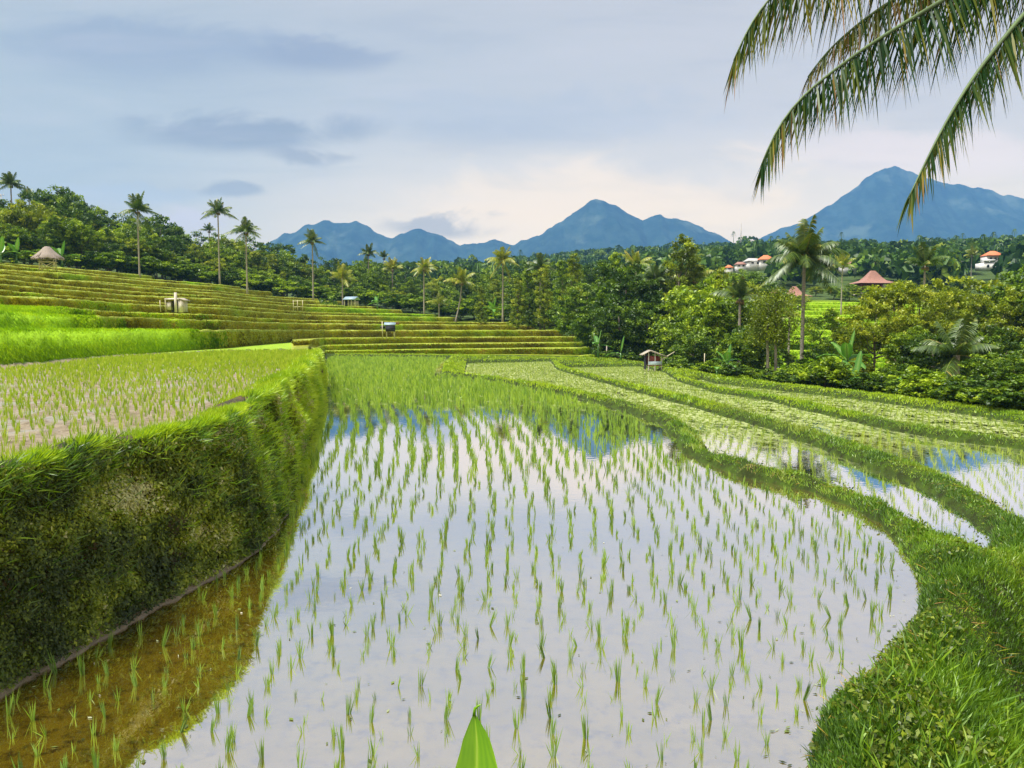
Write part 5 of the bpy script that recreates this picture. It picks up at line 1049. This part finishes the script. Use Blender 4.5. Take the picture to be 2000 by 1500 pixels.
def near_frond(pts, nl, Lmax, hang, seed, tipbrown=.5, start=.0, wid=.019):
    q = np.random.default_rng(seed); P = np.array([CR]+[atD(*p) for p in pts])-base_
    tt = np.r_[0, np.cumsum(np.linalg.norm(np.diff(P, axis=0), axis=1))]; tt /= tt[-1]; s = np.linspace(0, 1, 40)
    # smooth the curve
    C = np.stack([np.interp(s, tt, P[:, i]) for i in range(3)], -1)
    for _ in range(6): C[1:-1] = (C[:-2]+2*C[1:-1]+C[2:])/4
    mr = MB().tube(C, np.linspace(.030, .004, 40), 7); fr_ = mr.build('frond', M['rachis'], root, smooth=True)
    T = norm(np.gradient(C, axis=0)); mb = MB(); sl = np.linspace(start+.04, .995, nl)
    for sg in (-1, 1):
        k = len(sl); sj = np.clip(sl+q.normal(0, .002, k), 0, 1); B = np.stack([np.interp(sj, s, C[:, i]) for i in range(3)], -1); Tn = norm(np.stack([np.interp(sj, s, T[:, i]) for i in range(3)], -1))
        side = norm(np.cross(Tn, [0, 0, 1.]))*sg
        ln = Lmax*np.clip(1.10-.62*sj**2.2, .3, 1.1)*q.uniform(.78, 1.12, k)
        d0 = side*.42+Tn*(.08+.9*sj[:, None]**6)+np.array([0, 0, -hang])+q.normal(0, .07, (k, 3))
        r = np.clip(.30+.38*sj*(tipbrown+.2)*1.5+q.normal(0, .15, k)+(q.random(k) < .12)*.3, 0, 1); i0 = len(mb.R)
        ribbons(mb, B, d0, np.array([0, 0, -.62])*ln[:, None]+q.normal(0, .04, (k, 3)), ln*.8, wid*q.uniform(.8, 1.15, k), side=norm(Tn+q.normal(0, .4, (k, 3))), nseg=4, r=r, prof=np.array([.55, 1, .85, .5]))
        rr = mb.R[-1].reshape(k, -1); rr += np.linspace(-.1, .38, rr.shape[1])[None]*(q.random(k)[:, None]*.9+.25)*(.5+tipbrown); mb.R[-1] = np.clip(rr, 0, 1).ravel()
    mb.build('leaflets', M['near_palm'], fr_)
near_frond([(2150, -200, 6.1), (2000, -95, 5.9), (1850, -5, 5.6), (1700, 85, 5.3), (1600, 158, 5.1), (1545, 205, 5.0), (1505, 262, 4.95), (1486, 325, 4.9)], 300, .60, 1.0, 1, .1)
near_frond([(2160, -110, 6.0), (2080, -50, 5.7), (2000, 25, 5.4), (1900, 150, 5.2), (1840, 250, 5.05), (1803, 325, 4.95), (1774, 388, 4.9)], 260, .54, 1.0, 2, .15)
near_frond([(2120, -260, 6.3), (1950, -215, 6.2), (1780, -150, 6.0), (1640, -95, 5.8), (1545, -45, 5.6), (1490, 5, 5.5), (1455, 60, 5.45), (1433, 118, 5.4)], 230, .74, 1.1, 3, .25)
near_frond([(2120, -235, 6.4), (1980, -130, 6.3), (1860, -60, 6.1), (1760, -12, 6.0), (1690, 35, 5.9), (1635, 80, 5.8), (1600, 115, 5.75), (1578, 150, 5.7)], 200, .48, .9, 4, .5)
# ------------------------------------------------------------------ leaf tip in front of the camera
x0, y0 = 0, 0; P0 = atD(926, 1392, 1.05); g0 = gz(P0[0], P0[1])
root = empty('broad_leaf_plant', (P0[0], P0[1]-.12, g0), 0, 'single broad pointed green leaf rising at the bottom centre', 'plant')
bb = np.array([P0[0], P0[1]-.12, g0]); nL = 26; tt = np.linspace(0, 1, nL); ax = np.stack([P0[0]+.004*np.sin(tt*3), P0[1]-.12*(tt)**1.2, P0[2]-.42*tt], -1)-bb
w_ = .052*np.sin(PI*np.clip(tt*1.05, 0, 1))**.8; w_[tt < .28] = np.interp(tt[tt < .28], [0, .03, .08, .16, .28], [.0006, .008, .019, .029, .040]); w_[-1] = .004
V_ = np.stack([ax+np.stack([sx_*w_, -.25*abs(sx_)*w_, 0*w_], -1) for sx_ in np.linspace(-1, 1, 17)], 1); V_[:, :, 1] += .0006*(np.arange(17) % 2)[None]; V_[:, :, 0] += .003*np.sin(tt*14)[:, None]
mb = MB().grid(V_, np.clip(np.array([.75, .35, .3, .42, .25, .38, .3, .45, .95, .4, .3, .42, .25, .4, .3, .38, .7])[None]+rng.normal(0, .07, (nL, 17))-.25*(1-tt[:, None])**3, 0, 1)); 
hk = [ax[0]+np.array([.0, 0, -.004]), ax[0]+np.array([.001, 0, .006]), ax[0]+np.array([.006, 0, .010]), ax[0]+np.array([.010, -.002, .013])]; mb.tube(hk, [.0028, .0022, .0014, .0006], 6, r=.5)
M['near_leaf'] = leaf_mat('near_leaf', [(0, (.14, .36, .01)), (.5, (.26, .52, .012)), (1, (.48, .66, .10))], .5, .06, rough=.35); mb.build('leaf', M['near_leaf'], root, smooth=True)
MB().tube([(0, 0, -.1), (.02, 0, (ax[-1][2])*.5), tuple(ax[-1]+[0, 0, .01])], [.012, .010, .006], 8, r=.4).build('stem', M['near_leaf'], root, smooth=True)
# ------------------------------------------------------------------ air
m, t = mat('haze'); vp = t.new('ShaderNodeVolumePrincipled'); vp.inputs['Color'].default_value = (.18, .42, .88, 1); vp.inputs['Density'].default_value = HAZE_S; vp.inputs['Anisotropy'].default_value = 0.
o_ = t.new('ShaderNodeOutputMaterial'); t.l.new(vp.outputs[0], o_.inputs['Volume'])
mb = MB(); mb.box((0, 2380, 560), (11600, 5800, 1140)); hz = mb.build('haze', m); tag(hz, 'blue air haze over the valley and mountains', 'haze', kind='stuff')
